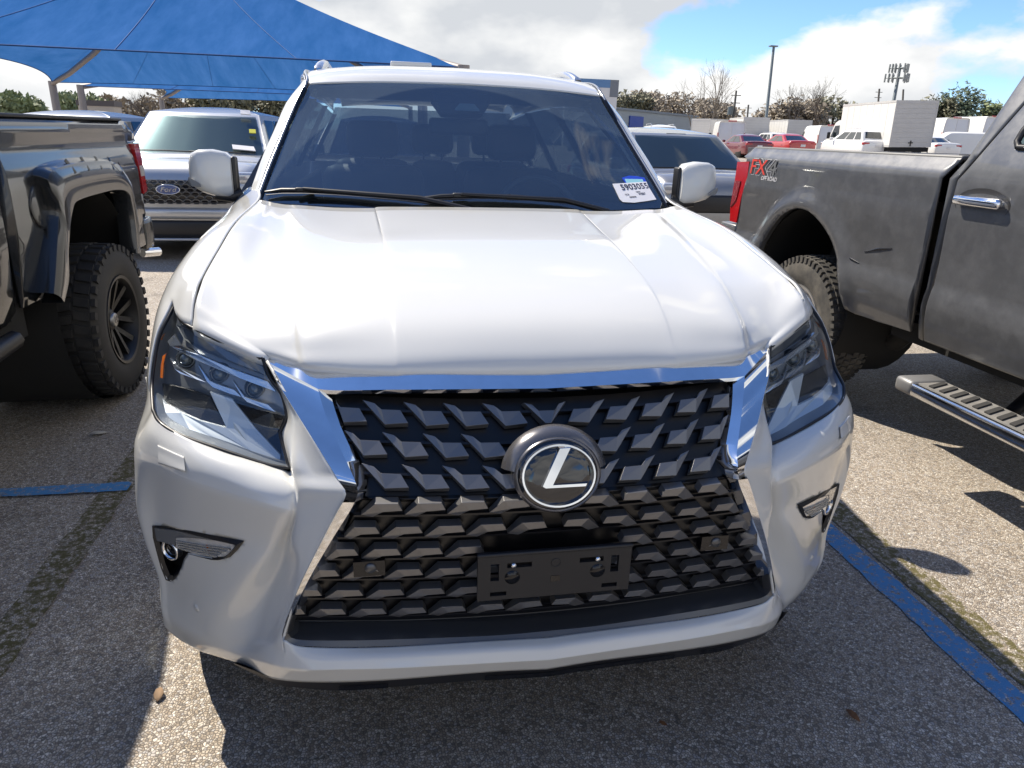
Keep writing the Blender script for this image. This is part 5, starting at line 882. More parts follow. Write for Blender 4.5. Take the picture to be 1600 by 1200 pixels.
A_ = [(fB(y, z)-.001, y, z) for y, z in smooth2(ac, 4)]; mb = MB(); mb.grid([A_, [(p[0]+.03, p[1], p[2]+.002) for p in A_]], True); mb.build('arch_lip', GREY2, t2)
tl = [(3.60, 1.351), (3.43, 1.359), (3.428, 1.26), (3.475, 1.115), (3.50, .939), (3.60, .941), (3.618, 1.053), (3.602, 1.232)]
mb = MB(); mb.prism([(2.142, a, b) for a, b in tl], (.12, 0, 0)); tlo = mb.build('tail_light', REDLENS, t2)
mb = MB(); mb.prism([(2.136, 3.585, 1.225), (2.136, 3.505, 1.225), (2.136, 3.54, 1.09), (2.136, 3.605, 1.04)], (.02, 0, 0)); mb.build('lamp_panel', mat('dark_red_lens', (.22, .006, .012), .25, coat=1., bump=(160, .6, .002)), tlo)
mb = MB(); mb.bbox(2.14, 4.1, 3.50, 3.73, .83, .925, .012); mb.bbox(2.20, 4.05, 3.50, 3.70, .62, .83, .02); mb.build('rear_bumper', mat('bumper_grey', (.22, .22, .22), .35, metal=.7), t2)
mb = MB(); mb.box(2.2, 4.1, 3.45, 3.58, .80, 1.45); mb.build('tailgate', GREY2, t2)
for i in range(5):                                              # folding bed cover
    y0 = 1.66+i*.36; mb = MB(); mb.bbox(2.216, 4.08, y0, y0+.352, 1.425, 1.445, .006); mb.build('bed_cover_panel', mat('vinyl_cover', (.32, .31, .295), .5, vary=(4, .1)), t2)
mb = MB(); mb.bbox(2.196, 2.24, 1.62, 3.47, 1.436, 1.458, .008); mb.build('bed_rail', mat('rail_grey', (.16, .16, .155), .5), t2)
mb = MB(); mb.box(2.78, 4.12, 1.64, 3.46, .66, .70); mb.box(4.08, 4.12, 1.64, 3.5, .66, 1.46); mb.box(2.22, 4.1, 1.63, 1.67, .7, 1.46); mb.build('bed_box', WELL, t2)
fCb = interp_f([.55, .62, .72, .80, .865, .885, 1.0, 1.2, 1.33, 1.40, 1.45, 1.55, 1.7, 1.84, 1.90, 1.95], [2.21, 2.17, 2.142, 2.135, 2.143, 2.150, 2.150, 2.140, 2.146, 2.156, 2.172, 2.208, 2.27, 2.33, 2.37, 2.44])
win1 = [(1.33, 1.498), (1.352, 1.52), (1.35, 1.56), (1.27, 1.80), (1.24, 1.815), (.62, 1.815), (.60, 1.49)]
win2 = [(.50, 1.49), (.50, 1.815), (-.05, 1.80), (-.45, 1.49)]
flat_panel('cab_rear_corner', [(1.60, .625), (1.572, .62), (1.572, 1.36), (1.52, 1.45), (1.38, 1.82), (1.38, 1.93), (1.52, 1.90), (1.56, 1.44), (1.612, 1.36)], fCb, GREY2, t2, .04, solid=.012, flip=True)
flat_panel('door_gap_backing', [(1.60, .63), (1.53, .63), (1.53, 1.35), (1.48, 1.44), (1.34, 1.80), (1.34, 1.91), (1.40, 1.91), (1.42, 1.80), (1.54, 1.46), (1.60, 1.36)], lambda y, z: fCb(y, z)+.016, GLOSSBLACK, t2, .06, solid=0, flip=True)  # black backing standing in for the shade inside the door gap
flat_panel('door', [(1.561, .622), (.56, .622), (.56, 1.80), (.56, 1.90), (1.366, 1.93), (1.368, 1.813), (1.508, 1.445), (1.561, 1.356)], lambda y, z: fCb(y, z)-.002, GREY2, t2, .026, holes=[win1], solid=.012, flip=True)
flat_panel('door', [(.554, .622), (-.62, .622), (-.62, 1.44), (-.08, 1.88), (.554, 1.92)], lambda y, z: fCb(y, z)-.002, GREY2, t2, .08, holes=[win2], solid=.012, flip=True)
for wn in (win1, win2):
    flat_panel('side_window', wn, lambda y, z: fCb(y, z)+.012, GLASSD, t2, .1, solid=0, flip=True)
    P = [(fCb(a, b)-.004, a, b) for a, b in wn]; mb = MB(); mb.tube(P+P[:1], .014, 6); mb.build('window_seal', BLACK, t2)
mb = MB(); mb.box(2.19, 4.1, 1.605, 1.625, .64, 1.42); mb.build('cab_gap_filler', GLOSSBLACK, t2)  # black slab filling the gap between cab and bed
mb = MB(); mb.grid([[(x, y, z+.03*(1-((x-3.13)/.75)**2)) for x in np.linspace(2.44, 3.82, 7)] for y, z in ((-.5, 1.50), (0, 1.88), (.4, 1.95), (1.2, 1.95), (1.40, 1.93), (1.56, 1.45), (1.58, .7))], True); mb.build('cab_roof', GREY2, t2)
mb = MB(); mb.bbox(2.17, 4.10, -2.1, -.62, .64, 1.42, .12); mb.build('hood', GREY2, t2)
mb = MB(); mb.box(2.78, 3.6, -.7, 3.5, .52, .66); mb.cyl((2.4, 2.69, .42), (3.9, 2.69, .42), .07); mb.box(2.26, 4.0, -.7, 1.9, .56, .66); mb.box(2.3, 4.0, -.6, 1.5, .66, .72); mb.box(4.05, 4.12, -.6, 1.6, .64, 1.9); mb.build('chassis', WELL, t2)
# door handle: recess, bar, keyhole
hx = fCb(0, 1.28); mb = MB(); c0 = (1.39, 1.268)
mb.lathe([(.0, -.018), (.05, -.016), (.075, -.006), (.083, .003)], (0, 0, 0), (1, 0, 0), 28); hb = mb.build('handle_recess', mat('handle_cup', (.05, .05, .052), .4, metal=.4, coat=.5), t2); hb.data.transform(Matrix.Translation((hx-.0035, 1.395, 1.266)) @ Matrix.Diagonal((-.22, 1.75, .80, 1)))
mb = MB(); mb.bbox(hx-.046, hx-.016, 1.272, 1.522, 1.256, 1.298, .015); mb.build('door_handle', CHROME, t2)
mb = MB(); mb.bbox(hx-.02, hx+.004, 1.49, 1.515, 1.262, 1.286, .005); mb.bbox(hx-.02, hx+.004, 1.285, 1.31, 1.262, 1.286, .005); mb.build('handle_mount', CHROME, t2)
# step board
mb = MB(); mb.bbox(2.005, 2.15, -.55, 1.40, .415, .475, .012); sb = mb.build('step_board', mat('board_chrome', (.70, .71, .72), .12, metal=1., vary=(20, .1)), t2)
mb = MB(); mb.bbox(2.003, 2.20, 1.385, 1.50, .41, .482, .02); mb.build('board_end_cap', mat('board_cap', (.20, .20, .20), .45, metal=.3), t2)
mb = MB(); mb.box(2.03, 2.17, -.54, 1.38, .474, .479); mb.build('tread_pad', mat('tread_pad', (.16, .155, .145), .7, dirt=((.30, .28, .25), 9, .6)), t2)
for k in range(26):
    y0 = 1.33-k*.062; mb = MB(); mb.prism([(2.04, y0, .4795), (2.04, y0-.026, .4795), (2.15, y0+.016, .4795), (2.15, y0+.042, .4795)], (0, 0, .006)); mb.build('tread_rib', mat('tread_rubber', (.035, .034, .033), .7), t2)
for y0 in (1.15, .2): mb = MB(); mb.tube([(2.10, y0, .42), (2.30, y0, .40), (2.45, y0, .55)], .03, 6); mb.build('board_bracket', BLACK, t2)
mb = MB(); mb.lathe([(.50, .0), (.505, -.5)], (2.20, 2.69, .62), (-1, 0, 0), 30); mb.build('wheel_liner', WELL, t2)
mb = MB(); mb.box(2.70, 2.73, 2.15, 3.2, .5, 1.2); mb.build('inner_well', mat('well_dusty', (.05, .047, .043), .9, dirt=((.14, .13, .11), 12, .5)), t2)
RUB2 = mat('dusty_tyre_rubber', (.045, .043, .040), .8, bump=(300, .2, .0006), dirt=((.17, .155, .13), 7, .75))
ALLOY = mat('alloy_rim', (.50, .50, .50), .3, metal=.9)
for y_, sd_, x_ in ((2.69, -1, 2.335), (2.69, 1, 3.95), (-1.0, -1, 2.335)): wheel(t2, x_, y_, .42, .42, .235, .26, sd_, RUB2, ALLOY, ALLOY, 7, .06, .05, .085, nb=56, lug=.010, rows=5)
mb = MB(); mb.tube([(2.55, 2.05, .64), (2.52, 2.1, .5), (2.55, 2.2, .42)], .055, 8); mb.build('shock_mount', WELL, t2)
mb = MB()
for (y, z, ln, sl) in ((2.17, .905, .13, .015), (1.98, .99, .20, -.03)): mb.tube([(fR(y, z)-.003, y+.5*ln, z+sl), (fR(y, z)-.003, y, z), (fR(y, z)-.003, y-.5*ln, z-sl*.6)], [.002, .006, .002], 4)
mb.build('scratch', GLOSSBLACK, t2)
# decal
DR = mat('decal_red', (.62, .045, .03), .5); DW = mat('decal_silver', (.50, .50, .52), .4); DK = mat('decal_black', (.03, .03, .035), .5)
def dec(body, y, z, size, m, off, sx=1.1, bold=.0):
    return text_obj(body, 'bed_decal', m, frame((fR(y, z)-.002-off, y, z), (0, -1, 0), (0, 0, 1)), size, .0004, t2, shear=.12, sx=sx, bold=bold)
dec('FX4', 3.235, 1.325, .135, DW, .000, 1.35, .008); dec('FX4', 3.235, 1.325, .135, DK, .0012, 1.35, .004)
dec('FX', 3.305, 1.325, .135, DR, .0024, 1.35, .0005); dec('4', 3.115, 1.325, .135, mat('decal_grey', (.13, .135, .14), .5), .0024, 1.35, .0005)
dec('OFF ROAD', 3.14, 1.262, .034, DW, .0, 1.2, .001)
setbase(t2, (3.13, 1.0, 0))
# ---------------------------------------------------------------- other vehicles
CARGLASS = mat('car_window_glass', (.012, .018, .022), .04, coat=1., spec=.8)
PLATEW = mat('plate_white', (.7, .7, .7), .5)
def simple_wheel(parent, x, y, r, w_, s, mr):
    mb = MB(); mb.lathe([(r*.66, w_/2-.01), (r*.9, w_/2), (r, w_/2-.03), (r, -w_/2+.03), (r*.7, -w_/2)], (0,0,0), (1,0,0), 24); t = mb.build('tyre', RUBBER, parent); t.location = (x, y, r); t.rotation_euler = (0, 0, 0 if s > 0 else math.pi)
    mb = MB(); mb.lathe([(0, w_/2-.03), (r*.2, w_/2-.03), (r*.62, w_/2-.05), (r*.67, w_/2-.008)], (0,0,0), (1,0,0), 20); mb.build('rim', mr, t)
    return t
def car(name, label, cat, loc, rz, paint, L, W, H, hl, belt, hood, rf, rr, yb, deck=None, group=None, trim=None, nose=.35, rails=False, glassm=None, zb=.22, opaque=True):
    """car in local coordinates: nose at y=0 looking to -y"""
    c = thing(name, label, cat, group, loc, rz); w = W/2; glassm = glassm or CARGLASS
    def sec(y, k, zt, z0, crown=.03):
        return [(w*k*.78, y, z0), (w*k*.96, y, z0+.06), (w*k, y, z0+.30*(zt-z0)), (w*k*1.0, y, z0+.62*(zt-z0)), (w*k*.965, y, z0+.86*(zt-z0)), (w*k*.90, y, zt-.015), (w*k*.72, y, zt+crown*.3), (w*k*.36, y, zt+crown*.85), (0, y, zt+crown)]
    dk = deck or belt
    st = [sec(0, .76, hood-.30, zb+.05), sec(.05, .86, hood-.16, zb+.02), sec(.16, .93, hood-.05, zb), sec(.42, .985, hood+.02, zb), sec(hl*.75, 1, belt-.05, zb), sec(hl, 1, belt, zb), sec((hl+yb)/2, 1, belt+.01, zb), sec(L-1.0, 1, belt+.02, zb), sec(L-.55, .99, dk+(.02 if not deck else 0), zb), sec(L-.16, .95, dk-.01, zb+.04), sec(L-.04, .91, dk-.07, zb+.07), sec(L, .86, dk-.22, zb+.12)]
    G = sgrid(st, 3, 4); mb = MB(); mb.grid([[tuple(p) for p in r] for r in G], True, True); mb.mirror()
    n = len(G[0])
    for r, fl in ((G[0], 0), (G[-1], 1)):
        ring = [tuple(p) for p in r]+[(-p[0], p[1], p[2]) for p in r[-2::-1]]; mb.add(ring, [tuple(range(len(ring))) if not fl else tuple(range(len(ring)-1, -1, -1))])
    body = mb.build('body', paint, c, sharp=50, merge=.001)
    # greenhouse
    bw, tw = w*.90, w*.70
    def gh(t): # ring at height t 0..1
        yf = hl+(rf-hl)*t; yr_ = yb+(rr-yb)*t; z = belt-.02+(H-.10-belt+.02)*t; x = bw+(tw-bw)*t; return yf, yr_, z, x
    rows_ = []
    for t in (0, .25, .5, .75, 1):
        yf, yr_, z, x = gh(t); rows_.append([(0, yf-.06, z), (x*.6, yf-.03, z), (x*.95, yf+.04, z), (x, yf+.14, z), (x, (yf+yr_)/2, z), (x, yr_-.12, z), (x*.95, yr_-.03, z), (x*.6, yr_+.02, z), (0, yr_+.03, z)])
    G = sgrid(rows_, 4, 2); mb = MB(); mb.grid([[tuple(p) for p in r] for r in G], True)
    top = [gh(1)]; yf, yr_, z, x = gh(1)
    T = [[(p[0]*k_, (yf+yr_)/2+(p[1]-(yf+yr_)/2)*k_, z+.10*(1-k_*k_)) for p in G[-1]] for k_ in (1, .96, .9, .8, .65, .45, .2, .0)]
    mb.grid(T, True); mb.mirror(); mb.build('cabin', paint, c, sharp=50, merge=.001)
    def pane(nm, P, parent=c):
        mb = MB(); mb.prism(P, (0, 0, 0.0001)) if 0 else mb.add(P, [tuple(range(len(P)))]); return mb.build(nm, glassm, parent)
    def fr(t, u, off, side):  # point on front/rear glass: u -1..1
        yf, yr_, z, x = gh(t); xx = x*.93*u; k_ = 1-(abs(u)**2)
        return (xx, (yf-.06*k_+.035*(1-k_)-off) if side == 'f' else (yr_+.03*k_-.03*(1-k_)+off), z+off*.6)
    for side, nm, t0, t1, uu in (('f', 'windscreen', .06, .93, 1.0), ('r', 'rear_window', .22 if not deck else .08, .90, .90)):
        mb = MB(); Gf = [[fr(t, u, .012, side) for u in np.linspace(-uu, uu, 11)] for t in np.linspace(t0, t1, 6)]; mb.grid(Gf, True, side == 'r'); mb.build(nm, glassm, c)
    for s in (1, -1):
        a0, a1 = gh(.10), gh(.90)
        yA, yB = hl+.34, yb-.20
        cuts = [0, .46, .94] if deck or L < 4.5 else [0, .38, .72, 1.0]
        for i in range(len(cuts)-1):
            def P(q, t):
                yf, yr_, z, x = gh(t); y0 = yf+.26; y1 = yr_-.16; return (s*(x+.010), y0+(y1-y0)*q, z)
            g_ = .018; q0, q1 = cuts[i]+g_, cuts[i+1]-g_
            Pn = [P(q0, .10), P(q1, .10), P(q1, .88), P(q0, .88)]; mb = MB(); mb.add(Pn, [(0, 1, 2, 3) if s > 0 else (3, 2, 1, 0)]); mb.build('side_window', glassm, c)
        mb = MB(); mb.bbox(s*w*.985, s*w*.985+s*.20, hl+.22, hl+.34, belt-.02, belt+.13, .035) if s > 0 else mb.bbox(s*w*.985-.20, s*w*.985, hl+.22, hl+.34, belt-.02, belt+.13, .035); mb.build('door_mirror', paint, c)
        # lamps
        mb = MB(); mb.bbox(min(s*w*.55, s*w*.93), max(s*w*.55, s*w*.93), .03, .30, hood-.20, hood-.07, .03); mb.build('headlight', mat('far_headlight', (.55, .57, .6), .1, metal=.4, coat=1.), c)
        zt = dk-.10; mb = MB(); mb.bbox(min(s*w*.50, s*w*.94), max(s*w*.50, s*w*.94), L-.17, L-.005, zt-.14, zt, .03); mb.build('tail_light', REDLENS, c)
        for y_ in (.93, L-.98): simple_wheel(c, s*(w-.12), y_, .34 if H < 1.55 else .37, .22, s, ALLOY)
        for y_ in (.93, L-.98):
            mb = MB(); mb.lathe([(.0, .004), (.40 if H < 1.55 else .43, .003), (.43, -.02)], (s*(w-.008), y_, .36), (s, 0, 0), 24); mb.build('wheel_arch', WELL, c)
        if rails: mb = MB(); mb.tube([(s*tw*.9, rf+.3, H-.03), (s*tw*.92, rf+.45, H+.02), (s*tw*.92, rr-.4, H+.02), (s*tw*.9, rr-.2, H-.03)], .016, 6); mb.build('roof_rail', SILVERP, c)
    mb = MB(); mb.bbox(-w*.60, w*.60, -.012, .10, hood-.42, hood-.20, .03); mb.build('grille', BLACK, c)
    mb = MB(); mb.bbox(-w*.80, w*.80, -.03, .25, zb+.02, zb+.20, .04); mb.build('lower_bumper', BLACK, c)
    mb = MB(); mb.bbox(-.155, .155, L-.01, L+.012, dk-.36, dk-.21, .005); mb.build('number_plate', PLATEW, c)
    mb = MB(); mb.box(-w*.7, w*.7, .6, L-.5, zb-.06, zb+.1); mb.build('underbody', WELL, c)
    return c
P_SILV = mat('silver_paint', (.50, .51, .52), .3, metal=.55, coat=1.); P_GREYC = mat('warm_grey_paint', (.30, .30, .30), .3, metal=.5, coat=1.)
P_WHT = mat('plain_white_paint', (.78, .78, .77), .35, coat=.8); P_RED = mat('red_paint', (.46, .035, .035), .3, coat=1.); P_DRED = mat('maroon_paint', (.14, .012, .02), .28, coat=1.)
P_NAVY = mat('navy_paint', (.012, .022, .055), .25, coat=1.); P_BLK = mat('black_paint', (.012, .014, .018), .2, coat=1.); P_BLUE = mat('blue_paint', (.02, .05, .22), .3, coat=1.)
SEETHRU = glass('car_clear_glass', (.30, .36, .37), 1.5)
# silver SUV facing us behind the left pickup
ex = car('suv', 'silver SUV with honeycomb grille and blue oval badge facing the camera behind the left pickup', 'suv', (-2.66, 7.35, 0), 0, P_SILV, 5.0, 2.0, 1.73, 1.28, 1.12, 1.06, 2.05, 4.5, 4.85, rails=False, zb=.24, glassm=SEETHRU)
for s in (.40, -.40):
    mb = MB(); mb.bbox(s-.25, s+.25, 2.6, 2.75, .8, 1.32, .06); mb.bbox(s-.13, s+.13, 2.62, 2.72, 1.33, 1.5, .04); mb.build('seat', SEATM, ex)
mb = MB(); mb.bbox(-.15, .15, 2.0, 2.08, 1.44, 1.53, .02); mb.build('sensor_housing', BLACK, ex)
GM = mat('honeycomb_dark', (.05, .052, .056), .3, metal=.5)
mb = MB(); mb.bbox(-.66, .66, -.055, .02, .66, .90, .03); mb.build('grille_backing', GLOSSBLACK, ex)
mb = MB(); hs = .052
for j in range(6):
    for i in range(-7, 8):
        cx_ = i*.092+(.046 if j % 2 else 0); cz_ = .672+j*.041
        if abs(cx_) > .62-.04*abs(j-4): continue
        P = [(cx_+.044*math.cos(a)*1.0, -.064, cz_+.026*math.sin(a)) for a in [R(60*k_) for k_ in range(7)]]; mb.tube(P, .0055, 4, False)
o_ = mb.build('grille_mesh', mat('honeycomb_silver', (.20, .205, .21), .3, metal=.8), ex); o_['kind'] = 'stuff'
mb = MB(); n = 32; mb.grid([[(.125*k_*math.cos(2*math.pi*i/n), -.064-h, .80+.052*k_*math.sin(2*math.pi*i/n)) for i in range(n)] for k_, h in ((1, 0), (.98, .014), (.9, .017), (.0, .018))], True, closed_u=True); ov = mb.build('badge', mat('badge_blue', (.03, .06, .20), .2, coat=1.), ex)
mb = MB(); mb.tube([(.122*math.cos(2*math.pi*i/n), -.079, .80+.050*math.sin(2*math.pi*i/n)) for i in range(n+1)], .006, 5); mb.build('badge_rim', CHROME, ov)
text_obj('Ford', 'badge_letters', mat('badge_silver', (.7, .7, .72), .25, metal=.8), frame((0, -.0835, .80), (1, 0, 0), (0, 0, 1)), .075, .001, ov, shear=.3, sx=1.15)
for s in (1, -1):
    mb = MB(); mb.prism([(s*.63, -.045, .52), (s*.90, .05, .50), (s*.93, .08, .585), (s*.70, -.04, .60)], (0, .05, 0)); mb.build('corner_vent', BLACK, ex)
mb = MB(); mb.bbox(-.80, .80, -.035, .15, .28, .46, .03); mb.build('lower_grille', BLACK, ex)
mb = MB(); mb.bbox(-.84, .84, -.05, .15, .475, .60, .04); mb.bbox(-.82, .82, -.045, .12, .235, .265, .012); mb.build('bumper_bar', P_SILV, ex)
mb = MB(); mb.prism([(.60, 2.0, 1.675), (.48, 1.985, 1.678), (.49, 1.93, 1.628), (.615, 1.95, 1.622)], (0, -.012, .01)); tag(mb.build('window_ticket', PAPER), 'small white ticket at the top windscreen corner of the silver SUV', 'ticket'); col.objects['window_ticket'].location = (-2.66, 7.35, 0)
mb = MB(); mb.prism([(.44, 1.40, 1.235), (.70, 1.44, 1.215), (.73, 1.37, 1.165), (.46, 1.33, 1.185)], (0, -.012, .01)); o_ = mb.build('windscreen_ticket', PAPER); o_.location = (-2.66, 7.35, .012); tag(o_, 'white ticket low on the windscreen of the silver SUV', 'ticket')
mb = MB(); mb.prism([(.62, 1.68, 1.43), (.70, 1.69, 1.43), (.71, 1.64, 1.385), (.63, 1.63, 1.385)], (0, -.012, .01)); o_ = mb.build('yellow_tag', mat('yellow_tag', (.65, .62, .03), .6)); o_.location = (-2.66, 7.35, .008); tag(o_, 'small yellow tag on the windscreen of the silver SUV', 'tag')
for s in (-.35, .25):
    mb = MB(); mb.tube([(s-.30, 1.235, 1.165), (s, 1.215, 1.170), (s+.32, 1.235, 1.160)], .009, 5); mb.build('wiper', BLACK, ex)
# grey SUV behind the white one
gs = car('suv', 'grey SUV with wide windscreen behind the right door mirror of the white SUV', 'suv', (3.86, 7.0, 0), 0, P_GREYC, 4.7, 1.88, 1.66, 1.15, 1.10, 1.06, 1.95, 4.2, 4.55, glassm=SEETHRU)
mb = MB(); mb.bbox(-.16, .16, 1.90, 1.98, 1.50, 1.57, .02); mb.build('sensor_housing', BLACK, gs)
for s in (.38, -.38):
    mb = MB(); mb.bbox(s-.24, s+.24, 2.4, 2.55, .8, 1.28, .06); mb.bbox(s-.13, s+.13, 2.44, 2.53, 1.28, 1.46, .04); mb.build('seat', SEATM, gs)
for s in (-.36, .36):
    mb = MB(); mb.tube([(s-.34, 1.10, 1.125), (s, 1.085, 1.13), (s+.34, 1.10, 1.125)], .009, 5); mb.build('wiper', BLACK, gs)
# neighbours on the left
car('suv', 'pale silver car partly hidden between the dark pickup and the silver SUV', 'car', (-5.35, 10.0, 0), 0, P_SILV, 4.7, 1.9, 1.66, 1.15, 1.06, 1.02, 1.95, 4.2, 4.55)
car('suv', 'dark SUV roof at the far left above the pickup bed', 'suv', (-8.2, 14.6, .12), R(90), P_BLK, 4.9, 1.95, 1.80, 1.2, 1.12, 1.08, 1.9, 4.55, 4.85)
car('car', 'dark navy low car roof behind the pickup bed', 'car', (-5.9, 16.2, 0), R(90), P_NAVY, 4.7, 1.85, 1.48, 1.2, .95, .9, 2.0, 3.5, 4.2, deck=1.02)
car('car', 'blue car roof beyond the pickup bed near the canopy post', 'car', (-10.6, 26.0, .0), 0, P_BLUE, 4.6, 1.85, 1.55, 1.2, .98, .92, 2.0, 3.6, 4.2)
car('suv', 'dark SUV beside the silver SUV under the canopy', 'suv', (-.35, 10.2, 0), 0, P_NAVY, 4.7, 1.9, 1.74, 1.2, 1.1, 1.05, 1.95, 4.3, 4.6)
# far rows on the right
for nm, lab, tp, pt, L, W, H, hl, be, ho, rf, rr, yb, dk, rl in (
 ('suv', 'white SUV with red tail lights in front of the box truck', (27.06, 36.05, 2.36), P_WHT, 4.65, 1.86, 1.68, 1.2, 1.08, 1.02, 2.0, 4.1, 4.5, None, True),
 ('sedan', 'bright red sedan beyond the grey pickup bed', (25.30, 40.60, 2.07), P_RED, 4.8, 1.84, 1.45, 1.3, .94, .88, 2.15, 3.3, 4.1, 1.02, False),
 ('sedan', 'dark maroon sedan beyond the grey pickup tail', (22.14, 40.06, 1.95), P_DRED, 4.8, 1.84, 1.45, 1.3, .94, .88, 2.15, 3.3, 4.1, 1.02, False),
 ('sedan', 'white sedan with red lamps between box truck and white van', (34.14, 38.99, 2.21), P_WHT, 4.8, 1.84, 1.45, 1.3, .94, .88, 2.15, 3.3, 4.1, 1.02, False),
 ('suv', 'small white SUV roof behind the maroon sedan', (32.37, 55.55, 2.30), P_WHT, 4.6, 1.85, 1.75, 1.2, 1.1, 1.02, 2.0, 4.1, 4.5, None, True),
 ('suv', 'white SUV roof showing above the grey SUV', (14.09, 35.19, 2.21), P_WHT, 4.6, 1.85, 1.75, 1.2, 1.1, 1.02, 2.0, 4.1, 4.5, None, True)):
    rz = R(180-(4 if tp[0] > 16 else 10)); dirv = Vector((0, L, 0)); dirv.rotate(Matrix.Rotation(rz, 3, 'Z')); x, y, z = tp[0], tp[1], tp[2]-H
    car(nm, lab, 'car' if nm == 'sedan' else 'suv', (x-dirv.x, y-dirv.y, z), rz, pt, L, W, H, hl, be, ho, rf, rr, yb, deck=dk, rails=rl)
VW = mat('van_white', (.74, .74, .72), .4, coat=.4, vary=(.6, .03)); BOXW = mat('box_panel_white', (.70, .69, .66), .45, vary=(.9, .04)); BOXG = mat('roll_door_grey', (.50, .495, .485), .5, vary=(1.5, .05))
def box_truck(label, loc, rz, L, W, H, zf, cab=True, group=None, lean=0.):
    """box body with roll-up door; tail at y=0, cab towards +y"""
    c = thing('box_truck', label, 'truck', group, loc, rz); c.rotation_euler = (0, lean, rz)
    mb = MB(); mb.box(-W/2, W/2, 0, L, zf, H); mb.build('box_body', BOXW, c)
    for s in (1, -1):
        mb = MB(); mb.box(min(s*W/2, s*(W/2+.015)), max(s*W/2, s*(W/2+.015)), -.01, L, H-.10, H+.01); mb.box(min(s*W/2, s*(W/2+.015)), max(s*W/2, s*(W/2+.015)), -.01, L, zf, zf+.12); mb.build('box_rail', BOXG, c)
        for k_ in range(1, 8): mb = MB(); mb.box(min(s*W/2, s*(W/2+.006)), max(s*W/2, s*(W/2+.006)), L*k_/8, L*k_/8+.02, zf+.12, H-.10); mb.build('panel_seam', BOXG, c)
    mb = MB(); mb.box(-W/2-.01, W/2+.01, -.03, -.002, H-.16, H+.01); mb.box(-W/2-.01, -W/2+.06, -.03, -.002, zf, H-.16); mb.box(W/2-.06, W/2+.01, -.03, -.002, zf, H-.16); mb.build('rear_frame', BOXG, c)
    nP = 9; hh = (H-.16-zf)/nP
    for k_ in range(nP): mb = MB(); mb.box(-W/2+.06, W/2-.06, -.018, -.002, zf+hh*k_+.006, zf+hh*(k_+1)-.006); mb.build('roll_door_slat', BOXG, c)
    mb = MB(); mb.box(-.12, .12, -.05, -.018, zf+.2, zf+.26); mb.box(-.02, .02, -.06, -.018, zf+.05, zf+.35); mb.build('door_latch', BLACK, c)
    mb = MB(); mb.box(-W/2+.1, W/2-.1, -.02, L, zf-.25, zf-.01); mb.build('chassis', WELL, c)
    for s in (1, -1):
        for y_ in (.9, L+.9): simple_wheel(c, s*(W/2-.2), y_, .40, .28, s, ALLOY)
    if cab:
        w2 = W/2-.12
        P = [(0, L+.05), (0, L+.05)]
        prof = [(L+.04, .5), (L+.04, 2.35), (L+.5, 2.45), (L+.95, 2.3), (L+1.55, 1.45), (L+2.25, 1.2), (L+2.4, .9), (L+2.4, .5)]
        mb = MB(); mb.prism([(-w2, a, b) for a, b in prof], (2*w2, 0, 0)); mb.build('cab', VW, c)
        for s in (1, -1):
            mb = MB(); mb.add([(s*(w2+.006), L+.25, 1.4), (s*(w2+.006), L+1.42, 1.42), (s*(w2+.006), L+.92, 2.12), (s*(w2+.006), L+.3, 2.15)], [(0, 1, 2, 3)]); mb.build('cab_window', CARGLASS, c)
            mb = MB(); mb.bbox(min(s*(w2+.1), s*(w2+.3)), max(s*(w2+.1), s*(w2+.3)), L+1.2, L+1.3, 1.35, 1.75, .03); mb.build('cab_mirror', BLACK, c)
    return c
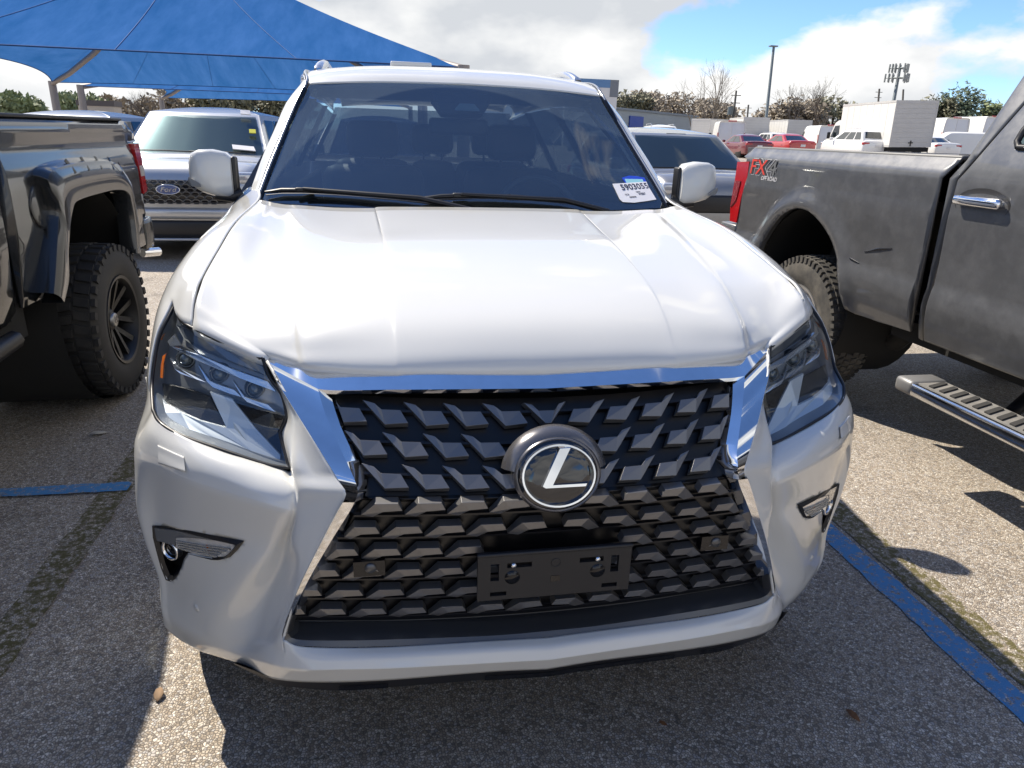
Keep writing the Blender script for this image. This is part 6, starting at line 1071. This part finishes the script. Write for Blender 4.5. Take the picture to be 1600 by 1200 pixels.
def van(label, loc, rz, L, W, H, group=None, rearlamp=True):
    """panel van, tail at y=0, nose towards +y"""
    c = thing('van', label, 'van', group, loc, rz); w2 = W/2
    def sec(y, z1, k_=1.): return [(w2*k_*.92, y, .35), (w2*k_, y, .5), (w2*k_, y, 1.1), (w2*k_*.985, y, z1*.62), (w2*k_*.93, y, z1*.9), (w2*k_*.85, y, z1-.04), (w2*k_*.5, y, z1), (0, y, z1+.015)]
    st = [sec(0, H-.03, .985), sec(.05, H), sec(L*.4, H), sec(L-2.0, H), sec(L-1.6, H-.1), sec(L-.95, 1.55), sec(L-.3, 1.2, .97), sec(L, .95, .9)]
    G = sgrid(st, 3, 4); mb = MB(); mb.grid([[tuple(p) for p in r] for r in G], True, True); mb.mirror(); r = G[0]; ring = [tuple(p) for p in r]+[(-p[0], p[1], p[2]) for p in r[-2::-1]]; mb.add(ring, [tuple(range(len(ring)))])
    mb.build('body', VW, c, sharp=45, merge=.001)
    for s in (1, -1):
        mb = MB(); mb.bbox(min(s*.02, s*w2*.88), max(s*.02, s*w2*.88), -.025, .0, .5, H-.14, .012); mb.build('rear_door', mat('van_door', (.62, .64, .68), .4, coat=.4), c)
        mb = MB(); mb.bbox(min(s*w2*.90, s*w2*1.0), max(s*w2*.90, s*w2*1.0), -.03, .05, .9, 1.5, .01); mb.build('tail_light', REDLENS, c)
        mb = MB(); mb.add([(s*(w2*1.0+.004), L-1.45, 1.25), (s*(w2*.985+.004), L-.85, 1.25), (s*(w2*.97), L-1.35, 1.75), (s*(w2*.97+.01), L-1.75, 1.75)], [(0, 1, 2, 3)]); mb.build('cab_window', CARGLASS, c)
        mb = MB(); mb.bbox(min(s*(w2), s*(w2+.22)), max(s*(w2), s*(w2+.22)), L-1.0, L-.9, 1.2, 1.5, .03); mb.build('door_mirror', BLACK, c)
        for y_ in (.95, L-.9): simple_wheel(c, s*(w2-.14), y_, .35, .22, s, ALLOY)
    if rearlamp: mb = MB(); mb.bbox(-.3, .3, -.02, .12, H-.06, H+.05, .03); mb.build('brake_lamp', REDLENS, c)
    mb = MB(); mb.box(-w2*.8, w2*.8, .2, L-.4, .2, .36); mb.build('underbody', WELL, c)
    return c
p = Vector((28.48, 35.25, 3.87)); box_truck('large white box truck with grey roll-up rear door at the back right', (p.x, p.y, p.z-3.35), R(-8), 6.0, 2.35, 3.35, .95, lean=R(-1.5))
p = Vector((36.27, 59.55, 3.44)); box_truck('smaller cream box truck behind the bright red sedan', (p.x, p.y, p.z-2.9), R(-6), 4.6, 2.2, 2.9, .8)
p = Vector((31.96, 59.31, 3.51)); box_truck('white box truck beside the light pole with its grey rear door showing', (p.x, p.y, p.z-3.0), R(-14), 5.5, 2.25, 3.0, .9, cab=False)
p = Vector((29.45, 65.14, 3.40)); box_truck('long cream trailer box behind the white van near the warehouse', (p.x, p.y, p.z-3.0), R(-66), 7.5, 2.3, 3.0, .9, cab=False)
p = Vector((44.30, 50.60, 3.76)); van('tall white van with pale grey rear doors beside the box truck', (p.x, p.y, p.z-2.55), R(-12), 5.6, 2.0, 2.55)
p = Vector((24.42, 48.60, 2.85)); van('white van with grey rear doors above the grey SUV', (p.x, p.y, p.z-2.3), R(-20), 5.4, 1.95, 2.3)
p = Vector((53.28, 56.66, 4.25)); van('white high-roof van partly behind the grey pickup cab', (p.x, p.y, p.z-3.05), R(-4), 5.9, 2.05, 3.05)
p = Vector((33.91, 51.15, 2.87)); van('small white van behind the bright red sedan and the white SUV', (p.x, p.y, p.z-2.2), R(-14), 5.0, 1.9, 2.2)
p = Vector((36.12, 38.72, 2.50)); van('white van nose pointing left beside the grey pickup cab', (p.x+3.6, p.y+2.0, p.z-2.25), R(62), 5.2, 1.95, 2.25)
# ---------------------------------------------------------------- warehouse, sign, poles, tower
def local_box(mb, c, ax, w_, d_, z0, z1):
    ay = Vector((-ax.y, ax.x, 0)); P = [c+ax*sx_*w_/2+ay*sy_*d_/2 for sx_, sy_ in ((-1,-1),(1,-1),(1,1),(-1,1))]
    mb.prism([(p.x, p.y, z0) for p in P], (0, 0, z1-z0))
wh = thing('warehouse', 'low grey-blue warehouse with a blue sign panel behind the grey SUV', 'building'); a = Vector((22.06, 75.58, 4.54)); b = Vector((38.36, 91.72, 3.87)); ax = Vector((b.x-a.x, b.y-a.y, 0)).normalized(); ctr_ = (a+b)/2; ctr_.z = 0; ayv = Vector((-ax.y, ax.x, 0))
mb = MB(); local_box(mb, ctr_+ayv*8, ax, (b-a).length*1.5, 16, 0, a.z-.1); wb = mb.build('wall', mat('warehouse_metal', (.27, .32, .37), .5, metal=.2, vary=(.4, .06)), wh)
mb = MB(); local_box(mb, ctr_+ayv*8, ax, (b-a).length*1.5+.5, 16.5, a.z-.1, a.z+.12); mb.build('roof_edge', mat('warehouse_trim', (.16, .20, .25), .5), wh)
q = ctr_-ax*1.5; mb = MB(); local_box(mb, q-ayv*.08, ax, 3.6, .12, 1.6, 3.9); mb.build('sign_panel', mat('sign_blue', (.015, .06, .33), .5), wh)
q = ctr_+ax*6.5; mb = MB(); local_box(mb, q-ayv*.06, ax, 5.0, .1, 1.6, 3.2); mb.build('window', CARGLASS, wh)
sg = thing('billboard', 'tall white sign board with blue top band behind the white SUV roof', 'sign'); p = Vector((14.05, 47.03, 5.06)); sz = p.z
mb = MB(); mb.box(p.x-2.4, p.x+1.15, p.y, p.y+.35, sz-4.2, sz-.5); mb.build('board', mat('board_white', (.66, .66, .66), .5), sg)
mb = MB(); mb.box(p.x-2.45, p.x+.62, p.y-.02, p.y+.37, sz-.5, sz); mb.build('blue_band', mat('band_blue', (.10, .22, .42), .5), sg)
mb = MB(); mb.box(p.x+.62, p.x+1.2, p.y-.02, p.y+.37, sz-1.05, sz); mb.build('grey_corner', mat('band_grey', (.17, .19, .22), .5), sg)
mb = MB(); mb.box(p.x-.75, p.x-.35, p.y-.03, p.y, sz-1.55, sz-1.3); mb.build('board_mark', mat('mark_navy', (.05, .08, .25), .5), sg)
mb = MB(); mb.box(p.x-.25, p.x+.7, p.y-.03, p.y, sz-1.5, sz-1.42); mb.build('board_stripe', mat('mark_red', (.45, .2, .2), .5), sg)
mb = MB()
mb.box(p.x-2.0, p.x-1.7, p.y+.05, p.y+.3, ground_z(p.x, p.y)-.1, sz-4.2); mb.build('leg', BOXG, sg)
mb = MB(); mb.box(p.x+.5, p.x+.8, p.y+.05, p.y+.3, ground_z(p.x, p.y)-.1, sz-4.2); mb.build('leg', BOXG, sg)
POLE = mat('pole_galvanised', (.17, .20, .21), .5, metal=.5)
t_ = Vector((36.36, 66.23, 9.99)); b_ = Vector((35.40, 64.00, 3.33)); dd = (t_-b_); base = b_+dd*(-(b_.z-.4)/dd.z)
lp = thing('light_pole', 'tall thin dark light pole standing above the parked vans', 'pole'); mb = MB(); mb.cyl(base, t_, .17, .12, 8); mb.build('shaft', POLE, lp); mb = MB(); mb.bbox(t_.x-.45, t_.x+.35, t_.y-.2, t_.y+.2, t_.z-.02, t_.z+.1, .03); mb.build('lamp_head', POLE, lp)
mb = MB(); mb.lathe([(.3, 0), (.3, .5), (.2, .55)], base, (0, 0, 1), 12); mb.build('footing', BOXG, lp)
WOODP = mat('weathered_pole', (.10, .095, .085), .9)
for (tp, bp, d, lab, tr) in (((49.81, 99.81, 8.28), (49.24, 98.54, 4.48), 100, 'utility pole with a grey transformer right of the bare tree', 1), ((77.35, 148.87, 8.91), (76.99, 147.91, 6.07), 150, 'distant utility pole with cross arms near the light pole', 0), ((98.00, 135.39, 12.21), (97.73, 134.61, 9.91), 140, 'short pole with a side bracket above the box truck', 0), ((102.71, 134.51, 12.23), (102.51, 133.76, 10.06), 140, 'thin dark pole above the rear corner of the box truck', 0)):
    t_ = Vector(tp); b_ = Vector(bp); dd = t_-b_; base = b_+dd*(-(b_.z)/dd.z); up_ = thing('utility_pole', lab, 'pole'); mb = MB(); mb.cyl(base, t_, .19 if d < 120 else .22, .14 if d < 120 else .18, 7); mb.build('shaft', WOODP, up_)
    if 'thin dark' not in lab:
        for k_ in (.6, 1.6):
            mb = MB(); mb.box(t_.x-.7, t_.x+.8, t_.y-.06, t_.y+.06, t_.z-k_-.05, t_.z-k_+.05); mb.build('cross_arm', WOODP, up_)
    if tr: q = b_+dd*.28; mb = MB(); mb.cyl(q+Vector((-.55, 0, -.5)), q+Vector((-.55, 0, .6)), .42, n=10); mb.build('transformer', POLE, up_)
t_ = Vector((168.16, 224.50, 26.22)); b_ = Vector((165.63, 220.94, 15.09)); dd = t_-b_; base = b_+dd*(-b_.z/dd.z); tw_ = thing('cell_tower', 'cell phone mast with two rings of antennas above the box truck', 'tower')
mb = MB(); mb.cyl(base, t_, .7, .45, 8); mb.build('mast', POLE, tw_)
for fz, rr_ in ((.95, 3.1), (.68, 3.9)):
    c0 = b_+dd*fz
    mb = MB()
    for k_ in range(3): a0 = R(120*k_+20); a1 = R(120*k_+140); mb.tube([c0+Vector((math.cos(a0), math.sin(a0), 0))*rr_, c0+Vector((math.cos(a1), math.sin(a1), 0))*rr_], .16, 4); mb.tube([c0, c0+Vector((math.cos(a0), math.sin(a0), 0))*rr_], .14, 4)
    mb.build('platform', POLE, tw_)
    for k_ in range(12):
        a0 = R(30*k_+20); q = c0+Vector((math.cos(a0), math.sin(a0), 0))*rr_*(.98 if k_ % 4 == 0 else .8); mb = MB(); mb.box(q.x-.22, q.x+.22, q.y-.15, q.y+.15, q.z-1.3, q.z+1.3); mb.build('antenna', mat('antenna_grey', (.25, .27, .27), .5), tw_)
# ---------------------------------------------------------------- shade canopies
def canopy_mat(name, c_, tr):
    m = bpy.data.materials.new(name); m.use_nodes = True; nt = m.node_tree; N = nt.nodes; L_ = nt.links; N.remove(N['Principled BSDF']); out = N['Material Output']
    tc = N.new('ShaderNodeTexCoord'); mp = N.new('ShaderNodeMapping'); mp.inputs['Scale'].default_value = (1.2, .25, .3); L_.new(tc.outputs['Object'], mp.inputs[0])
    nz = N.new('ShaderNodeTexNoise'); nz.inputs['Scale'].default_value = 1.6; nz.inputs['Detail'].default_value = 8; nz.inputs['Roughness'].default_value = .65; L_.new(mp.outputs[0], nz.inputs['Vector'])
    cr = N.new('ShaderNodeValToRGB'); L_.new(nz.outputs['Fac'], cr.inputs[0]); e = cr.color_ramp.elements; e[0].position = .3; e[0].color = (*[v*.9 for v in c_], 1); e[1].position = .72; e[1].color = (*[v*1.12+.03 for v in c_], 1)
    df = N.new('ShaderNodeBsdfDiffuse'); tl = N.new('ShaderNodeBsdfTranslucent'); L_.new(cr.outputs[0], df.inputs[0]); L_.new(cr.outputs[0], tl.inputs[0]); mx = N.new('ShaderNodeMixShader'); mx.inputs[0].default_value = tr; L_.new(df.outputs[0], mx.inputs[1]); L_.new(tl.outputs[0], mx.inputs[2])
    L_.new(mx.outputs[0], out.inputs[0]); return m
CAN = canopy_mat('blue_shade_cloth', (.034, .15, .42), .34); STEEL = mat('painted_steel', (.30, .27, .25), .5, metal=.3)
def canopy(label, x0, x1, y0, y1, ze, zr):
    c = thing('shade_canopy', label, 'canopy', 'blue shade canopies'); ym = (y0+y1)/2; hy = (y1-y0)/2
    rA = Vector((x0+hy*.95, ym, zr)); rB = Vector((x1-hy*.95, ym, zr)); n = 24
    cn = {'nr': Vector((x1, y0, ze)), 'nl': Vector((x0, y0, ze)), 'fr': Vector((x1, y1, ze)), 'fl': Vector((x0, y1, ze))}
    def face(nm, e0, e1, r0, r1, sag, nseam):
        G = []
        ein = ((r0+r1)/2-(e0+e1)/2); ein.z = 0; ein.normalize()
        for j in range(n+1):
            v = j/n; row = []
            for i in range(n+1):
                u = i/n; e = e0.lerp(e1, u); e = e+ein*(sag*4*u*(1-u))+Vector((0, 0, .25*4*u*(1-u)*sag/1.2)); r_ = r0.lerp(r1, u); p = e.lerp(r_, v); p.z -= .55*math.sin(math.pi*v)*(.5+.5*abs(2*u-1)) if 0 else .22*math.sin(math.pi*v); row.append(p)
            G.append(row)
        mb = MB(); mb.grid([[tuple(p) for p in r] for r in G], True); mb.build(nm, CAN, c)
        for k_ in range(1, nseam):
            i = round(n*k_/nseam); mb = MB(); mb.tube([tuple(G[j][i]+Vector((0, 0, .01))) for j in range(n+1)], .008, 4); mb.build('seam', mat('seam_cloth', (.012, .09, .30), .8), c)
        mb = MB(); mb.tube([tuple(p) for p in G[0]], .018, 5); mb.build('edge_cable', mat('hem_cloth', (.012, .06, .2), .8), c)
    face('cloth_panel', cn['nl'], cn['nr'], rA, rB, .08, 4); face('cloth_panel', cn['fr'], cn['fl'], rB, rA, .4, 5); face('cloth_panel', cn['nr'], cn['fr'], rB, rB, 1.6, 3); face('cloth_panel', cn['fl'], cn['nl'], rA, rA, 1.6, 3)
    for k_, q in cn.items():
        r_ = rA if 'l' in k_ else rB; mb = MB(); mb.cyl((q.x, q.y, ground_z(q.x, q.y)), (q.x, q.y, ze+.05), .17, .15, 10); mb.build('post', STEEL, c); mb = MB(); mb.tube([tuple(q+Vector((0, 0, -.05))), tuple(q.lerp(r_, .15)-Vector((0, 0, .28))), tuple(q.lerp(r_, .35)-Vector((0, 0, .42))), tuple(q.lerp(r_, .7)-Vector((0, 0, .42))), tuple(r_-Vector((0, 0, .2)))], .11, 6); mb.build('hip_rafter', STEEL, c)
    mb = MB(); mb.tube([tuple(rA-Vector((0, 0, .08))), tuple(rB-Vector((0, 0, .08)))], .13, 6); mb.build('ridge_beam', STEEL, c)
    return c
canopy('large blue fabric shade canopy filling the upper left sky', -14.0, 1.7, 17.3, 34, 2.98, 6.9)
canopy('second blue shade canopy farther back beneath the large one', -14.0, 1.7, 37, 50, 3.0, 6.3)
# ---------------------------------------------------------------- trees
BARK = mat('pale_bark', (.17, .145, .12), .9, vary=(3, .2)); BARKD = mat('dark_bark', (.085, .07, .058), .9, vary=(3, .2))
def bare_tree(label, base, H, seed, m, spread=.55, levels=6, rtrunk=.22, split=3, lean=(0, 0)):
    rnd = random.Random(seed); c = thing('bare_tree', label, 'tree'); tm = MB(); bm_ = MB()
    def grow(mb, p, d, ln, r, lv):
        pts = [p]; q = p.copy(); dd = d.copy(); k_ = 3
        for i in range(k_):
            dd = (dd+Vector((rnd.uniform(-.16, .16), rnd.uniform(-.16, .16), rnd.uniform(-.02, .14)))).normalized(); q = q+dd*ln/k_; pts.append(q.copy())
        mb.tube(pts, [r*(1-.42*i/k_) for i in range(k_+1)], 5 if lv < 2 else 3, lv < 3)
        if lv >= levels: return
        ns = split if lv < 2 else (3 if rnd.random() < .62 else 2)
        for i in range(ns):
            a = rnd.uniform(0, 2*math.pi); o_ = dd.orthogonal().normalized(); o_.rotate(Matrix.Rotation(a, 3, dd)); nd_ = (dd+o_*rnd.uniform(spread*.5, spread*1.25)).normalized()
            start = pts[-1] if i < 2 else pts[-2]; grow(bm_, start, nd_, ln*rnd.uniform(.62, .86), r*.58*rnd.uniform(.8, 1.05), lv+1)
    grow(tm, Vector(base), Vector((lean[0], lean[1], 1)).normalized(), H*.25, rtrunk, 0)
    tm.build('trunk', m, c); bm_.build('crown', m, c); return c
def leaf_mat(name, col_): return mat(name, col_, .7, vary=(.8, .35))
def leafy(name, label, base, rx, rz_, zc, seed, m, n=1500, leaf=.35, group=None, cat='tree'):
    rnd = random.Random(seed); c = thing(name, label, cat, group); tm = MB(); b = Vector(base)
    tm.tube([b, b+Vector((.05, 0, zc*.5)), b+Vector((0, 0, zc))], [.22, .17, .1], 6)
    blobs = []
    for k_ in range(11):
        a = rnd.uniform(0, 6.28); e = rnd.uniform(-.5, .9); q = b+Vector((math.cos(a)*rx*.62*math.cos(e), math.sin(a)*rx*.62*math.cos(e), zc+math.sin(e)*rz_*.75)); blobs.append((q, rnd.uniform(.32, .55)*rx)); tm.tube([b+Vector((0, 0, zc*.55)), q], [.09, .03], 4)
    tm.build('trunk', BARKD, c); cm = MB()
    for k_ in range(n):
        q, r_ = blobs[k_ % len(blobs)]; d = Vector((rnd.gauss(0, 1), rnd.gauss(0, 1), rnd.gauss(0, 1))).normalized(); p = q+d*r_*(rnd.random()**.4); u = Vector((rnd.gauss(0, 1), rnd.gauss(0, 1), rnd.gauss(0, 1))).normalized(); v = u.orthogonal().normalized(); s_ = leaf*rnd.uniform(.5, 1.1)
        cm.add([p-u*s_, p+v*s_*.5, p+u*s_, p-v*s_*.5], [(0, 1, 2, 3)])
    cm.build('crown', m, c); return c
def gp(x, y): return Vector((x, y, max(0, ground_z(x, y))))
bare_tree('tall pale bare tree with many upright stems above the vans', gp(33.18, 70.89), 9.6, 11, BARK, .42, 6, .20, 4)
bare_tree('slim bare sapling leaning left beside the tall pale bare tree', gp(31.43, 71.20), 7.6, 5, BARK, .5, 5, .14, 3, (-.12, 0))
bare_tree('dark bare tree left of its pair right of the light pole', gp(48.25, 80.98), 8.8, 21, BARKD, .5, 6, .20, 3)
bare_tree('dark bare tree with wide crown left of the box truck', gp(50.82, 80.53), 9.6, 8, BARKD, .6, 6, .24, 3, (.06, 0))
bare_tree('small bare tree above the warehouse roof', gp(38.16, 100.68), 8.0, 33, BARKD, .6, 5, .18, 3)
bare_tree('bare bushy tree left of the second canopy post', gp(-29.21, 99.94), 6.8, 4, BARKD, .7, 6, .16, 4)
LM = [leaf_mat('olive_leaves', (.17, .165, .10)), leaf_mat('brown_twigs', (.27, .225, .165)), leaf_mat('pine_leaves', (.085, .115, .065)), leaf_mat('pale_green_leaves', (.19, .23, .11))]  # leaf colours lightened to carry the haze of distance
k_ = 0
for (xy, d, rx, rz_, zc, mi, lab) in (
 ((54.8, 91.8), 95, 4.2, 1.8, 3.6, 1, 'brown thicket at the foot of the dark bare trees'), ((53.5, 95.3), 98, 3.6, 1.5, 3.3, 1, 'low brown thicket just right of the light pole'), ((61.8, 93.8), 98, 4.0, 1.9, 4.0, 0, 'olive green thicket left of the box truck cab'),
 ((86.3, 97.7), 105, 5.4, 2.6, 5.6, 2, 'dark green spreading pine behind the tall white van'), ((82.4, 98.3), 105, 3.6, 2.0, 5.0, 0, 'olive tree between the box truck and the pine'), ((90.1, 97.0), 105, 3.4, 1.6, 4.8, 3, 'pale green tree top beside the grey pickup cab'),
 ((46.7, 109.9), 110, 4.6, 1.6, 4.6, 1, 'brown scrub below the tall pale bare tree'), ((49.3, 103.9), 105, 4.0, 1.4, 4.0, 1, 'brown scrub behind the vans right of the warehouse'), ((39.1, 113.8), 112, 4.0, 1.3, 5.6, 0, 'olive tree tops just above the warehouse end'), ((41.8, 115.5), 114, 3.2, 1.6, 5.8, 1, 'rounded brown tree above the warehouse roof'),
 ((-37.8, 86.1), 74, 2.6, 1.0, 2.4, 3, 'pale green shrub at the far left under the canopy edge'), ((-31.3, 85.0), 74, 3.0, 1.2, 2.3, 3, 'pale green bush right of the front canopy post'), ((-20.8, 103.1), 92, 4.4, 1.6, 4.4, 0, 'olive tree beneath the second canopy edge'), ((-16.5, 106.7), 96, 4.8, 1.8, 4.4, 1, 'brown tree beneath the second canopy edge'),
 ((-13.1, 106.1), 96, 4.4, 1.6, 4.2, 0, 'olive tree just left of the white SUV pillar'), ((-25.4, 103.8), 92, 4.4, 1.5, 3.6, 1, 'brown tree right of the second canopy post'), ((-34.3, 109.5), 96, 4.4, 1.2, 2.4, 1, 'low brown scrub left of the bare bushy tree')):
    k_ += 1; leafy('leafy_tree' if rz_ > 1.45 else 'shrub', lab, gp(*xy), rx, rz_, zc, 40+k_, LM[mi], 2600 if d < 100 else 2200, .42, 'trees along the far edge of the lot', 'tree' if rz_ > 1.45 else 'shrub')
# small block far left and fallen leaves
q = gp(-24.24, 68.43); mb = MB(); mb.box(q.x-1.4, q.x+1.4, q.y, q.y+2, 0, 3.1); rb = mb.build('roof_unit', mat('beige_metal', (.40, .36, .31), .6)); mb = MB(); mb.box(q.x-1.5, q.x+1.5, q.y-.06, q.y+2, 2.7, 3.15); o_ = mb.build('dark_band', mat('band_brown', (.08, .07, .07), .6), rb); tag(rb, 'small beige utility hut beyond the front canopy post', 'hut')
LEAF = mat('dry_leaf', (.20, .085, .03), .7, vary=(60, .3))
def leaf(label, x, y, s_, rz, m=LEAF):
    P = [(0, -1), (.35, -.55), (.55, 0), (.35, .6), (0, 1.05), (-.35, .6), (-.55, 0), (-.35, -.55)]; V = [(a*s_*math.cos(rz)-b*s_*math.sin(rz)+x, a*s_*math.sin(rz)+b*s_*math.cos(rz)+y, .006+.012*abs(a)+.006*(b > .5)) for a, b in P]+[(x, y, .005)]
    mb = MB(); mb.add(V, [(i, (i+1) % 8, 8) for i in range(8)], True); o_ = mb.build('dry_leaf', m, solid=.0006); tag(o_, label, 'leaf'); return o_
leaf('largest dry brown leaf lying on the shaded ground at lower right', .892, .071, .022, .4); leaf('small orange dry leaf on the shaded ground below the number plate bracket', .36, .12, .012, 1.2)
leaf('pale dry leaf on the shaded ground at the lower left', -.985, .42, .024, .1, mat('pale_leaf', (.26, .17, .10), .8)); leaf('small dry leaf on the sunlit ground beside the right bumper', 1.30, 1.55, .014, .9)
leaf('pale scrap lying on the shaded ground behind the blue cross line', -1.78, 2.30, .04, 1.9, mat('pale_scrap', (.5, .46, .38), .8))
